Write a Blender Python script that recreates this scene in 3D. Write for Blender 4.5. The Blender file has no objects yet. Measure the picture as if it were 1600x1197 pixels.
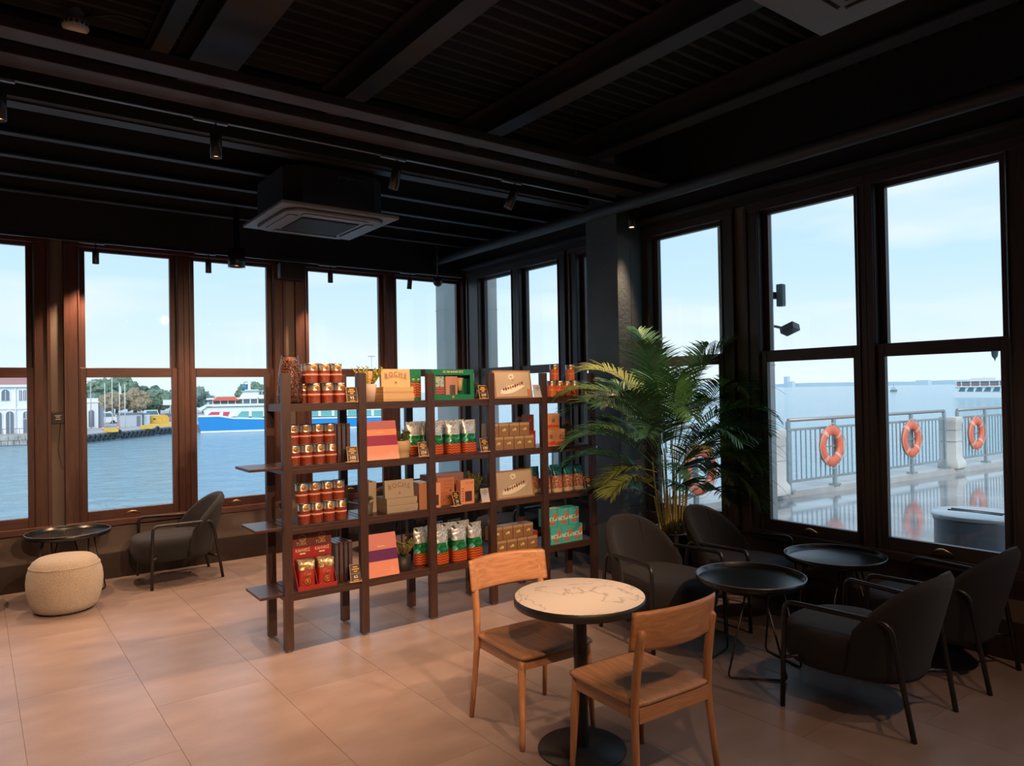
import bpy, bmesh, math, random
from math import sin, cos, pi, radians, sqrt
from mathutils import Vector, Matrix, Euler, noise as mnoise
random.seed(7)
SC = bpy.context.scene
COL = SC.collection

# ------------------------------------------------------------------ camera
cam_d = bpy.data.cameras.new('camera'); cam = bpy.data.objects.new('camera', cam_d); COL.objects.link(cam)
cam_d.sensor_width = 36; cam_d.lens = 25.16; cam_d.clip_end = 20000; cam_d.clip_start = .05
_r, _u, _f = (0.79867, -0.6015, -0.01768), (0.00799, -0.01878, 0.99979), (0.60171, 0.79865, 0.01019)
cam.matrix_world = Matrix(((_r[0], _u[0], -_f[0], 0), (_r[1], _u[1], -_f[1], 0), (_r[2], _u[2], -_f[2], 1.71), (0, 0, 0, 1)))
SC.camera = cam
# ------------------------------------------------------------------ exposure
SC.view_settings.view_transform = 'Standard'; SC.view_settings.look = 'None'
SC.view_settings.exposure = 0.12; SC.view_settings.gamma = 1; SC.view_settings.use_curve_mapping = False
SC.cycles.use_denoising = True
SC.cycles.max_bounces = 8; SC.cycles.diffuse_bounces = 4; SC.cycles.transparent_max_bounces = 24
SC.cycles.sample_clamp_indirect = 4.0; SC.cycles.caustics_reflective = False; SC.cycles.caustics_refractive = False
# ------------------------------------------------------------------ sky: bright overcast with soft blue openings
SKY_STRENGTH = 1.18
wd = bpy.data.worlds.new('sky'); SC.world = wd; wd.use_nodes = True
nt = wd.node_tree; nt.nodes.clear()
N = nt.nodes.new; L = nt.links.new
tc = N('ShaderNodeTexCoord'); sep = N('ShaderNodeSeparateXYZ'); L(tc.outputs['Generated'], sep.inputs[0])
grad = N('ShaderNodeValToRGB'); L(sep.outputs['Z'], grad.inputs[0])
cr = grad.color_ramp; cr.elements[0].position = 0.0; cr.elements[0].color = (.72, .84, .92, 1)
cr.elements[1].position = 1.0; cr.elements[1].color = (.42, .62, .84, 1)
for p_, c_ in ((.06, (.66, .79, .88, 1)), (.14, (.54, .73, .88, 1)), (.32, (.40, .63, .86, 1)), (.55, (.36, .57, .81, 1))):
    e = cr.elements.new(p_); e.color = c_
mp = N('ShaderNodeMapping'); mp.inputs['Scale'].default_value = (1.2, 1.2, 5.5); L(tc.outputs['Generated'], mp.inputs[0])
nz = N('ShaderNodeTexNoise'); nz.inputs['Scale'].default_value = 2.3; nz.inputs['Detail'].default_value = 3; nz.inputs['Roughness'].default_value = .45
L(mp.outputs[0], nz.inputs['Vector'])
cl = N('ShaderNodeValToRGB'); L(nz.outputs['Fac'], cl.inputs[0]); cl.color_ramp.elements[0].position = .44; cl.color_ramp.elements[1].position = .60
mx = N('ShaderNodeMix'); mx.data_type = 'RGBA'; mx.inputs[7].default_value = (.76, .82, .86, 1)
m5 = N('ShaderNodeMath'); m5.operation = 'MULTIPLY'; m5.inputs[1].default_value = .75
L(cl.outputs[0], m5.inputs[0]); L(m5.outputs[0], mx.inputs[0]); L(grad.outputs[0], mx.inputs[6])
bg = N('ShaderNodeBackground'); bg.inputs[1].default_value = SKY_STRENGTH; L(mx.outputs[2], bg.inputs[0])
wo = N('ShaderNodeOutputWorld'); L(bg.outputs[0], wo.inputs[0])

# soft daylight from behind the building, veiled by cloud
sd = bpy.data.lights.new('veiled_sun', 'SUN'); sd.energy = 2.3; sd.angle = radians(35); sd.color = (1.0, .97, .92)
so = bpy.data.objects.new('veiled_sun', sd); COL.objects.link(so); so.rotation_euler = Vector((.45, .75, -.62)).to_track_quat('-Z', 'Y').to_euler()

# warm spot power (watts) of the track lamps
SPOT_W = 160.0
WARM = (1.0, .60, .35)

# ================================================================== materials
MATS = {}
def mat(name, color=(.5, .5, .5), rough=.5, metal=0.0, var=0.0, scale=8.0, stretch=None, bump=0.0, bscale=None, spec=.5, emit=None, es=0, sheen=0, color2=None, coat=0):
    if name in MATS: return MATS[name]
    m = bpy.data.materials.new(name); m.use_nodes = True; t = m.node_tree; b = t.nodes['Principled BSDF']
    b.inputs['Base Color'].default_value = (*color, 1); b.inputs['Roughness'].default_value = rough; b.inputs['Metallic'].default_value = metal
    b.inputs['Specular IOR Level'].default_value = spec
    if sheen: b.inputs['Sheen Weight'].default_value = sheen; b.inputs['Sheen Roughness'].default_value = .5
    if coat: b.inputs['Coat Weight'].default_value = coat; b.inputs['Coat Roughness'].default_value = .1
    if emit: b.inputs['Emission Color'].default_value = (*emit, 1); b.inputs['Emission Strength'].default_value = es
    tc = t.nodes.new('ShaderNodeTexCoord'); mp = t.nodes.new('ShaderNodeMapping'); t.links.new(tc.outputs['Object'], mp.inputs[0])
    if stretch: mp.inputs['Scale'].default_value = stretch
    n = t.nodes.new('ShaderNodeTexNoise'); n.inputs['Scale'].default_value = scale; n.inputs['Detail'].default_value = 5
    t.links.new(mp.outputs[0], n.inputs['Vector'])
    if var or color2:
        c = t.nodes.new('ShaderNodeValToRGB'); t.links.new(n.outputs['Fac'], c.inputs[0])
        c.color_ramp.elements[0].position = .32; c.color_ramp.elements[1].position = .68
        lo = [v * (1 - var) for v in color]; hi = color2 or [min(1, v * (1 + var)) for v in color]
        c.color_ramp.elements[0].color = (*lo, 1); c.color_ramp.elements[1].color = (*hi, 1)
        t.links.new(c.outputs[0], b.inputs['Base Color'])
    if bump:
        bp = t.nodes.new('ShaderNodeBump'); bp.inputs['Strength'].default_value = bump; bp.inputs['Distance'].default_value = .01
        if bscale:
            n2 = t.nodes.new('ShaderNodeTexNoise'); n2.inputs['Scale'].default_value = bscale; n2.inputs['Detail'].default_value = 3
            t.links.new(mp.outputs[0], n2.inputs['Vector']); t.links.new(n2.outputs['Fac'], bp.inputs['Height'])
        else: t.links.new(n.outputs['Fac'], bp.inputs['Height'])
        t.links.new(bp.outputs[0], b.inputs['Normal'])
    MATS[name] = m; return m

def glass_mat(name, tint=(.97, .99, 1.0), refl=1.0):
    m = bpy.data.materials.new(name); m.use_nodes = True; t = m.node_tree; t.nodes.clear()
    o = t.nodes.new('ShaderNodeOutputMaterial'); x = t.nodes.new('ShaderNodeMixShader')
    tr = t.nodes.new('ShaderNodeBsdfTransparent'); tr.inputs[0].default_value = (*tint, 1)
    g = t.nodes.new('ShaderNodeBsdfGlossy'); g.inputs['Roughness'].default_value = .02
    f = t.nodes.new('ShaderNodeLayerWeight'); f.inputs[0].default_value = .5
    pw = t.nodes.new('ShaderNodeMath'); pw.operation = 'POWER'; pw.inputs[1].default_value = 5; t.links.new(f.outputs['Facing'], pw.inputs[0])
    mu = t.nodes.new('ShaderNodeMath'); mu.operation = 'MULTIPLY_ADD'; mu.inputs[1].default_value = .8 * min(refl, 1.2); mu.inputs[2].default_value = .018 * refl
    t.links.new(pw.outputs[0], mu.inputs[0]); t.links.new(mu.outputs[0], x.inputs[0]); t.links.new(tr.outputs[0], x.inputs[1]); t.links.new(g.outputs[0], x.inputs[2])
    t.links.new(x.outputs[0], o.inputs[0]); MATS[name] = m; return m

def wave_mat(name, c1, c2, rough=.35, scale=60, dist=3, metal=0):
    """printed zig-zag weave lines running across the pack"""
    m = bpy.data.materials.new(name); m.use_nodes = True; t = m.node_tree; b = t.nodes['Principled BSDF']
    tc = t.nodes.new('ShaderNodeTexCoord'); s = t.nodes.new('ShaderNodeSeparateXYZ'); t.links.new(tc.outputs['Object'], s.inputs[0])
    def M(op, a, b_=None, v=None):
        q = t.nodes.new('ShaderNodeMath'); q.operation = op; t.links.new(a, q.inputs[0])
        if b_ is not None: t.links.new(b_, q.inputs[1])
        if v is not None: q.inputs[1].default_value = v
        return q.outputs[0]
    w = M('MULTIPLY', M('SINE', M('MULTIPLY', s.outputs['X'], v=170.0)), v=.0035)
    k = M('SINE', M('MULTIPLY', M('ADD', s.outputs['Z'], w), v=330.0))
    g = M('GREATER_THAN', k, v=.25)
    x = t.nodes.new('ShaderNodeMix'); x.data_type = 'RGBA'; x.inputs[6].default_value = (*c1, 1); x.inputs[7].default_value = (*c2, 1)
    t.links.new(g, x.inputs[0]); t.links.new(x.outputs[2], b.inputs['Base Color']); b.inputs['Roughness'].default_value = rough
    MATS[name] = m; return m

def foil_mat(name, stops, rough=.25, scale=22, metal=.6, bump=.8):
    m = bpy.data.materials.new(name); m.use_nodes = True; t = m.node_tree; b = t.nodes['Principled BSDF']
    tc = t.nodes.new('ShaderNodeTexCoord'); n = t.nodes.new('ShaderNodeTexNoise'); n.inputs['Scale'].default_value = scale; n.inputs['Detail'].default_value = 4
    n.inputs['Distortion'].default_value = 1.2
    t.links.new(tc.outputs['Object'], n.inputs['Vector']); c = t.nodes.new('ShaderNodeValToRGB'); t.links.new(n.outputs['Fac'], c.inputs[0])
    cr = c.color_ramp; cr.interpolation = 'CONSTANT' if len(stops) > 2 else 'LINEAR'
    cr.elements[0].position = stops[0][0]; cr.elements[0].color = (*stops[0][1], 1); cr.elements[1].position = stops[-1][0]; cr.elements[1].color = (*stops[-1][1], 1)
    for p_, q in stops[1:-1]: e = cr.elements.new(p_); e.color = (*q, 1)
    t.links.new(c.outputs[0], b.inputs['Base Color']); b.inputs['Roughness'].default_value = rough; b.inputs['Metallic'].default_value = metal
    bp = t.nodes.new('ShaderNodeBump'); bp.inputs['Strength'].default_value = bump; bp.inputs['Distance'].default_value = .01
    t.links.new(n.outputs['Fac'], bp.inputs['Height']); t.links.new(bp.outputs[0], b.inputs['Normal']); MATS[name] = m; return m

def wood_mat(name, c1, c2, rough, axis='X', scale=14, coat=0, spec=.5):
    m = bpy.data.materials.new(name); m.use_nodes = True; t = m.node_tree; b = t.nodes['Principled BSDF']
    tc = t.nodes.new('ShaderNodeTexCoord'); mp = t.nodes.new('ShaderNodeMapping'); t.links.new(tc.outputs['Object'], mp.inputs[0])
    s = {'X': (.8, 9, 9), 'Y': (9, .8, 9), 'Z': (9, 9, .8)}[axis]; mp.inputs['Scale'].default_value = s
    n = t.nodes.new('ShaderNodeTexNoise'); n.inputs['Scale'].default_value = scale; n.inputs['Detail'].default_value = 6; n.inputs['Distortion'].default_value = .6
    t.links.new(mp.outputs[0], n.inputs['Vector']); c = t.nodes.new('ShaderNodeValToRGB'); t.links.new(n.outputs['Fac'], c.inputs[0])
    c.color_ramp.elements[0].position = .3; c.color_ramp.elements[0].color = (*c1, 1); c.color_ramp.elements[1].position = .7; c.color_ramp.elements[1].color = (*c2, 1)
    t.links.new(c.outputs[0], b.inputs['Base Color']); b.inputs['Roughness'].default_value = rough; b.inputs['Specular IOR Level'].default_value = spec
    if coat: b.inputs['Coat Weight'].default_value = coat; b.inputs['Coat Roughness'].default_value = .15
    bp = t.nodes.new('ShaderNodeBump'); bp.inputs['Strength'].default_value = .12; bp.inputs['Distance'].default_value = .004
    t.links.new(n.outputs['Fac'], bp.inputs['Height']); t.links.new(bp.outputs[0], b.inputs['Normal']); MATS[name] = m; return m

mahog_shaded = {a: wood_mat('shaded_mahogany_' + a, (.048, .040, .042), (.072, .058, .058), .42, a, 6) for a in 'XYZ'}  # right-wall frames: mahogany darkened, their shade put into the colour
mahog = {a: wood_mat('mahogany_' + a, (.062, .026, .020), (.110, .044, .032), .42, a, 6) for a in 'XYZ'}
oak = wood_mat('oak_Z', (.36, .16, .07), (.52, .26, .125), .42, 'Z', 7)
oakX = wood_mat('oak_X', (.36, .16, .07), (.52, .26, .125), .42, 'X', 7)
oakY = wood_mat('oak_Y', (.34, .165, .08), (.49, .26, .135), .36, 'Y', 7)
walnut = wood_mat('walnut_Z', (.045, .022, .018), (.075, .038, .030), .38, 'Z', 8)
walnutX = wood_mat('walnut_X', (.045, .022, .018), (.075, .038, .030), .34, 'X', 8)
pane_glass = glass_mat('window_glass')
M_wall = mat('taupe_paint', (.17, .135, .115), .75, var=.08, scale=3, bump=.1, bscale=120)
M_dark = mat('black_paint', (.017, .0175, .021), .65, var=.2, scale=2)
M_ceil = mat('ceiling_black', (.016, .015, .015), .75, var=.25, scale=1.5)
M_beam = mat('beam_charcoal', (.032, .031, .035), .6, var=.15, scale=3)
M_beamw = mat('beam_brown', (.05, .034, .028), .55, var=.25, scale=6)  # lighter and browner than the other beams
M_col = mat('column_slate', (.085, .110, .125), .5, var=.12, scale=2.5, bump=.35, bscale=30)
M_base = mat('skirting_brown', (.035, .022, .018), .5, var=.2, scale=9, bump=.2)
M_blackmetal = mat('black_metal', (.012, .012, .013), .38, metal=.0, spec=.6)
M_tray = mat('tray_black', (.008, .010, .012), .24, spec=.6, var=.2, scale=30)
M_fabric = mat('charcoal_fabric', (.0155, .0150, .019), .85, var=.25, scale=180, bump=.5, bscale=420, sheen=.06)
M_boucle = mat('cream_boucle', (.50, .43, .35), .95, var=.12, scale=90, bump=1.0, bscale=160, sheen=.3)
M_brass = mat('brass', (.62, .42, .20), .3, metal=1)
M_steel = mat('steel', (.55, .56, .58), .3, metal=1)
M_white = mat('white_plastic', (.75, .74, .72), .4)
M_acgrey = mat('grey_plastic', (.16, .165, .175), .5)
M_lens = mat('lamp_lens', (1, .7, .4), .5, emit=(1, .50, .20), es=7)
M_lampoff = mat('lamp_reflector', (.05, .05, .05), .3)

# floor tile with wiped, cloudy sheen
def tile_mat():
    m = mat('floor_tile', (.262, .198, .180), .34, var=.08, scale=2.2, stretch=(1, 2.2, 1), bump=.10, bscale=55, color2=(.31, .243, .225), spec=.75)
    t = m.node_tree; b = t.nodes['Principled BSDF']
    tc = t.nodes.new('ShaderNodeTexCoord'); n = t.nodes.new('ShaderNodeTexNoise'); n.inputs['Scale'].default_value = 1.6; n.inputs['Detail'].default_value = 6
    t.links.new(tc.outputs['Object'], n.inputs['Vector']); mr = t.nodes.new('ShaderNodeMapRange')
    mr.inputs['From Min'].default_value = .3; mr.inputs['From Max'].default_value = .7; mr.inputs['To Min'].default_value = .27; mr.inputs['To Max'].default_value = .36
    t.links.new(n.outputs['Fac'], mr.inputs['Value']); t.links.new(mr.outputs[0], b.inputs['Roughness'])
    return m
M_tile = tile_mat()
M_grout = mat('grout', (.21, .16, .148), .7)

def marble_mat():
    m = bpy.data.materials.new('sintered_marble'); m.use_nodes = True; t = m.node_tree; b = t.nodes['Principled BSDF']
    tc = t.nodes.new('ShaderNodeTexCoord'); n = t.nodes.new('ShaderNodeTexNoise'); n.inputs['Scale'].default_value = 3.2; n.inputs['Detail'].default_value = 5; n.inputs['Distortion'].default_value = 1.6
    t.links.new(tc.outputs['Object'], n.inputs['Vector']); c = t.nodes.new('ShaderNodeValToRGB'); t.links.new(n.outputs['Fac'], c.inputs[0])
    cr = c.color_ramp; cr.elements[0].position = .485; cr.elements[0].color = (.72, .67, .62, 1); cr.elements[1].position = .515; cr.elements[1].color = (.72, .67, .62, 1)
    e = cr.elements.new(.5); e.color = (.42, .37, .33, 1)
    t.links.new(c.outputs[0], b.inputs['Base Color']); b.inputs['Roughness'].default_value = .55; b.inputs['Specular IOR Level'].default_value = .35; MATS['marble'] = m; return m
M_marble = marble_mat()

# ================================================================== mesh helpers
class MB:
    def __init__(s): s.bm = bmesh.new(); s.mi = 0
    def _m(s, vs):
        for v in vs:
            for f in v.link_faces: f.material_index = s.mi
    def box(s, x0, x1, y0, y1, z0, z1, M=None):
        P = [(x, y, z) for z in (z0, z1) for y in (y0, y1) for x in (x0, x1)]
        v = [s.bm.verts.new(M @ Vector(p) if M else p) for p in P]
        for q in ((0, 2, 3, 1), (4, 5, 7, 6), (0, 1, 5, 4), (2, 6, 7, 3), (0, 4, 6, 2), (1, 3, 7, 5)):
            f = s.bm.faces.new([v[i] for i in q]); f.material_index = s.mi
        return s
    def prism(s, pts, axis, a, b, M=None):
        """extrude a 2-D outline along an axis"""
        def P(p, h):
            q = {'x': (h, p[0], p[1]), 'y': (p[0], h, p[1]), 'z': (p[0], p[1], h)}[axis]
            return M @ Vector(q) if M else Vector(q)
        A = [s.bm.verts.new(P(p, a)) for p in pts]; B = [s.bm.verts.new(P(p, b)) for p in pts]
        n = len(pts); fs = [s.bm.faces.new(A[::-1]), s.bm.faces.new(B)]
        fs += [s.bm.faces.new((A[i], A[(i + 1) % n], B[(i + 1) % n], B[i])) for i in range(n)]
        for f in fs: f.material_index = s.mi
        return s
    def lathe(s, prof, n=24, c=(0, 0, 0), M=None, cap=True, sx=1, sy=1):
        rings = []
        for r, z in prof:
            ring = []
            for i in range(n):
                a = 2 * pi * i / n; p = Vector((c[0] + r * cos(a) * sx, c[1] + r * sin(a) * sy, c[2] + z))
                ring.append(s.bm.verts.new(M @ p if M else p))
            rings.append(ring)
        for A, B in zip(rings, rings[1:]):
            for i in range(n):
                f = s.bm.faces.new((A[i], A[(i + 1) % n], B[(i + 1) % n], B[i])); f.material_index = s.mi; f.smooth = True
        if cap:
            if prof[0][0] > 1e-5: f = s.bm.faces.new(rings[0][::-1]); f.material_index = s.mi
            if prof[-1][0] > 1e-5: f = s.bm.faces.new(rings[-1]); f.material_index = s.mi
        return s
    def tube(s, pts, r, n=10, r2=None, cap=True):
        pts = [Vector(p) for p in pts]; m = len(pts); rings = []; up = None
        for i, p in enumerate(pts):
            if i == 0: d = pts[1] - pts[0]
            elif i == m - 1: d = pts[-1] - pts[-2]
            else: d = (pts[i + 1] - p).normalized() + (p - pts[i - 1]).normalized()
            d.normalize()
            if up is None: up = d.orthogonal().normalized()
            else:
                up = up - d * up.dot(d)
                up = up.normalized() if up.length > 1e-6 else d.orthogonal().normalized()
            w = d.cross(up); rr = r if r2 is None else r + (r2 - r) * i / (m - 1)
            if callable(r): rr = r(i / (m - 1))
            rings.append([s.bm.verts.new(p + (up * cos(2 * pi * k / n) + w * sin(2 * pi * k / n)) * rr) for k in range(n)])
        for A, B in zip(rings, rings[1:]):
            for k in range(n):
                f = s.bm.faces.new((A[k], A[(k + 1) % n], B[(k + 1) % n], B[k])); f.smooth = True; f.material_index = s.mi
        if cap:
            f = s.bm.faces.new(rings[0][::-1]); f.material_index = s.mi; f = s.bm.faces.new(rings[-1]); f.material_index = s.mi
        return s
    def grid(s, fn, nu, nv, closed_u=False, smooth=True):
        V = [[s.bm.verts.new(fn(i / (nu if closed_u else nu - 1), j / (nv - 1))) for j in range(nv)] for i in range(nu)]
        for i in range(nu if closed_u else nu - 1):
            for j in range(nv - 1):
                a = (V[i][j], V[(i + 1) % nu][j], V[(i + 1) % nu][j + 1], V[i][j + 1])
                try: f = s.bm.faces.new(a); f.smooth = smooth; f.material_index = s.mi
                except ValueError: pass
        return s
    def build(s, name, m, parent=None, bevel=0, loc=None, seg=2, smooth=False, kind=None, weld=False):
        if weld: bmesh.ops.remove_doubles(s.bm, verts=s.bm.verts, dist=1e-5)
        bmesh.ops.recalc_face_normals(s.bm, faces=s.bm.faces)
        if bevel:
            bmesh.ops.bevel(s.bm, geom=[e for e in s.bm.edges if e.calc_face_angle(0) > .6], offset=bevel, segments=seg, affect='EDGES', profile=.6)
        me = bpy.data.meshes.new(name); s.bm.to_mesh(me); s.bm.free()
        for q in (m if isinstance(m, (list, tuple)) else [m]): me.materials.append(q)
        if smooth:
            for p in me.polygons: p.use_smooth = True
        o = bpy.data.objects.new(name, me); COL.objects.link(o)
        if parent: o.parent = parent
        if loc: o.location = loc
        if kind: o['kind'] = kind
        return o

def thing(name, label, cat, loc=(0, 0, 0), rz=0, group=None, rx=0):
    o = bpy.data.objects.new(name, None); COL.objects.link(o); o.empty_display_size = .05
    o.location = loc; o.rotation_euler = (rx, 0, rz); o['label'] = label; o['category'] = cat
    if group: o['group'] = group
    return o
def tag(o, label, cat, group=None):
    o['label'] = label; o['category'] = cat
    if group: o['group'] = group
    return o
def struct(o): o['kind'] = 'structure'; return o
def sempty(name, loc=(0, 0, 0), rz=0):
    o = bpy.data.objects.new(name, None); COL.objects.link(o); o.location = loc; o.rotation_euler = (0, 0, rz); o.empty_display_size = .05
    return struct(o)
KIDS = {}
def dup(root, loc, rz=None, label=None, group=None, rx=None):
    def cp(o, par):
        c = o.copy(); COL.objects.link(c); c.parent = par
        for k in [k for k in ALL(o)]: cp(k, c)
        return c
    r = cp(root, None); r.location = loc
    if rz is not None: r.rotation_euler[2] = rz
    if rx is not None: r.rotation_euler[0] = rx
    if label: r['label'] = label
    if group: r['group'] = group
    return r
def ALL(o): return list(o.children)
def box_ob(name, m, parent, x0, x1, y0, y1, z0, z1, bevel=0, kind=None, M=None):
    return MB().box(x0, x1, y0, y1, z0, z1, M).build(name, m, parent, bevel, kind=kind)

FONT = None
def text_ob(name, s, size, m, parent, loc, rot=(pi / 2, 0, 0), ext=.0006, align='CENTER', sx=1.0, space=1.0):
    cu = bpy.data.curves.new(name, 'FONT'); cu.body = s; cu.size = size; cu.extrude = ext; cu.align_x = align; cu.align_y = 'CENTER'
    cu.resolution_u = 2; cu.space_character = space
    to = bpy.data.objects.new(name + '_tmp', cu); COL.objects.link(to)
    dg = bpy.context.evaluated_depsgraph_get(); me = bpy.data.meshes.new_from_object(to.evaluated_get(dg)); bpy.data.objects.remove(to)
    me.materials.clear(); me.materials.append(m)
    o = bpy.data.objects.new(name, me); COL.objects.link(o); o.parent = parent; o.location = loc; o.rotation_euler = rot; o.scale = (sx, 1, 1)
    return o
ORD = ['leftmost', 'second from left', 'third from left', 'fourth from left', 'fifth from left', 'sixth from left', 'seventh from left']

# ================================================================== ROOM
XR, YB = 5.111, 7.753            # window planes
XL, YN = -4.2, -3.6              # walls out of frame
ZU0, ZU1, ZL0, ZL1 = 1.99, 3.09, .6475, 1.90
BW = [(-3.05, -2.31), (-2.08, -1.34), (-1.31 + .23, -.58), (-.35, .386), (.847, 1.580), (1.808, 2.546), (3.012, 3.879), (4.115, 4.975)]
RW = [(-2.62, -1.92), (-1.69, -.99), (-.52, .18), (.41, 1.11), (1.712, 2.414), (2.635, 3.337), (3.802, 4.500), (5.16, 5.50), (5.914, 6.490), (6.746, 7.330)]
def wbox(mb, wall, u0, u1, d0, d1, z0, z1):
    """d = distance from the glass plane into the room"""
    if wall == 'b': mb.box(u0, u1, YB - d1, YB - d0, z0, z1)
    else: mb.box(XR - d1, XR - d0, u0, u1, z0, z1)
    return mb

# floor -------------------------------------------------------------
floor = struct(MB().box(XL, XR + .1, YN, YB + .1, -.12, -.004).build('floor', M_grout))
tile_src = {}
def tile(x0, y0, w, l):
    key = (round(w, 3), round(l, 3))
    if key not in tile_src:
        g = .0010
        me = MB().box(g, w - g, g, l - g, -.004, 0).build('floor_tile', M_tile, floor); tile_src[key] = me.data; me.location = (x0, y0, 0); return
    o = bpy.data.objects.new('floor_tile', tile_src[key]); COL.objects.link(o); o.parent = floor; o.location = (x0, y0, 0)
far = MB()
for i in range(-8, 9):
    x0 = .19 + .603 * i - .0; x1 = min(x0 + .603, XR); xs = max(x0, XL)
    if x1 - xs < .02: continue
    off = (0, .6, .3, .9)[(i * 7 + 1) % 4] if i != 1 else 0
    y = 5.56 - 1.2 * 8 + off
    while y < YB - .05:
        y0, y1 = max(y, YN), min(y + 1.2, YB - .03)
        if y1 > y0 + .02:
            if x1 > -.5 and y1 > .9: tile(xs, y0, x1 - xs, y1 - y0)
            else: far.box(xs + .002, x1 - .002, y0 + .002, y1 - .002, -.004, 0)
        y += 1.2
far.build('floor_tile_field', M_tile, floor, kind='stuff')

# walls ---------------------------------------------------------------
def wall_piers(mb, wall, wins, u_lo, u_hi):
    D0, D1 = -.10, .03
    wbox(mb, wall, u_lo, u_hi, D0, D1, 0, .50)              # apron under the windows
    wbox(mb, wall, u_lo, u_hi, D0, D1, 3.20, 4.1)           # header
    edges = [u_lo] + [e for w in wins for e in (w[0] - .18, w[1] + .18)] + [u_hi]
    for a, b in zip(edges[::2], edges[1::2]):
        if b - a > .01: wbox(mb, wall, a, b, D0, D1, .50, 3.20)
mbk = MB(); wall_piers(mbk, 'b', BW, XL, XR + .10); wall_back = struct(mbk.build('wall_back', M_wall))
mrt = MB(); wall_piers(mrt, 'r', RW, YN, YB - .03); wall_right = struct(mrt.build('wall_right', M_wall))
struct(MB().box(XL - .1, XL, YN, YB + .1, 0, 4.1).build('wall_left', M_dark))
struct(MB().box(XL, XR + .1, YN - .1, YN, 0, 4.1).build('wall_near', M_wall))
# black painted band between window heads and ceiling
b = MB(); wbox(b, 'b', XL, XR - .03, .03, .09, 3.19, 4.05); struct(b.build('trim_1', M_dark))
b = MB(); wbox(b, 'r', YN, YB - .09, .03, .09, 3.19, 4.05); struct(b.build('trim_2', M_dark))
b = MB(); wbox(b, 'b', XL, XR - .03, .03, .045, 0, .24); struct(b.build('baseboard_back', M_base, bevel=.003))
b = MB(); wbox(b, 'r', YN, 4.62, .03, .045, 0, .24); wbox(b, 'r', 5.05, YB - .05, .03, .045, 0, .24); struct(b.build('baseboard_right', M_base, bevel=.003))

# windows ---------------------------------------------------------------
def window(wall, wins, i, num):
    u0, u1 = wins[i]; mu = mahog['X'] if wall == 'b' else mahog_shaded['Y']; mz = (mahog if wall == 'b' else mahog_shaded)['Z']
    base = ((u0 + u1) / 2, YB, .5) if wall == 'b' else (XR, (u0 + u1) / 2, .5)
    W = sempty('window_%d' % num)
    gl = (wins[i - 1][1] if i > 0 else -99); gr = (wins[i + 1][0] if i + 1 < len(wins) else 99)
    cl = (u0 - gl) / 2 - .05 if u0 - gl < .35 else .13
    crr = (gr - u1) / 2 - .05 if gr - u1 < .35 else .13
    if wall == 'b' and u1 > 4.9: crr = .06
    if wall == 'r' and u1 > 7.2: crr = .26
    if wall == 'r' and abs(u1 - 4.5) < .01: crr = .07
    if wall == 'r' and abs(u0 - 5.16) < .01: cl = .06
    st = .05
    def frame(z0, z1, zr0, zr1, d0, d1, nm):
        m = MB(); wbox(m, wall, u0 - st, u0, d0, d1, zr0, zr1); wbox(m, wall, u1, u1 + st, d0, d1, zr0, zr1)
        f = m.build(nm, mz, W, .003, seg=1)
        m = MB(); wbox(m, wall, u0, u1, d0, d1, zr0, z0); wbox(m, wall, u0, u1, d0, d1, z1, zr1); m.build('rail', mu, f, .003, seg=1)
        g = MB(); wbox(g, wall, u0, u1, (d0 + d1) / 2 - .003, (d0 + d1) / 2 + .003, z0, z1); g.build('pane', pane_glass, f)
        return f
    frame(ZU0, ZU1, ZU0 - .05, 3.15, -.055, -.005, 'upper_sash')
    lo = frame(ZL0, ZL1, .56, ZU0, 0, .045, 'lower_sash')
    # brass lift handle on the bottom rail
    uc = (u0 + u1) / 2
    pts = []
    for k in range(9):
        t = k / 8 - .5; h = .030 * (1 - (2 * t) ** 2)
        pts.append((uc + t * .13, YB - .05 - h * .8, .588 + h) if wall == 'b' else (XR - .05 - h * .8, uc + t * .13, .588 + h))
    MB().tube(pts, lambda t: .004 + .007 * sin(pi * t), 8).build('handle', M_brass, lo)
    for s, c in ((0, cl), (1, crr)):
        a, b_ = (u0 - st - c, u0 - st) if s == 0 else (u1 + st, u1 + st + c)
        m = MB(); wbox(m, wall, a, b_, -.07, .055, .50, 3.20)
        e0, e1 = (b_ - .016, b_ - .006) if s == 0 else (a + .006, a + .016)
        wbox(m, wall, e0, e1, .05, .066, .56, 3.12)
        if c > .1:
            q0, q1 = (a, a + .03) if s == 0 else (b_ - .03, b_)
            wbox(m, wall, q0, q1, .05, .070, .50, 3.15)
        m.build('casing', mz, W, .003, seg=1)
    m = MB(); wbox(m, wall, u0 - st - cl, u1 + st + crr, -.07, .060, 3.12, 3.20); m.build('head_casing', mu, W, .003, seg=1)
    m = MB(); wbox(m, wall, u0 - st - cl, u1 + st + crr, -.07, .085, .50, .56); m.build('sill', mu, W, .006, seg=2)
    return W
num = 1
for i in range(len(BW)): window('b', BW, i, num); num += 1
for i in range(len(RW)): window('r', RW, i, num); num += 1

# column --------------------------------------------------------------
cx0, cx1, cy0, cy1 = 4.715, XR - .031, 4.627, 5.04
colm = struct(MB().box(cx0, cx1, cy0, cy1, 0, 3.93).build('column', M_col, bevel=.006))
m = MB()
for z in (.62, 1.02, 1.42): m.box(cx0 - .0015, cx1, cy0 - .0015, cy0 + .002, z, z + .004)
m.box(cx0 + .17, cx0 + .175, cy0 - .0015, cy0 + .002, 1.9, 3.0)
m.build('panel_joint', M_dark, colm)
m = MB()
for z in (1.15, .72): m.box(cx0 - .012, cx0, cy1 - .12, cy1 - .01, z, z + .02)
m.build('bracket', M_steel, colm)

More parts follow.
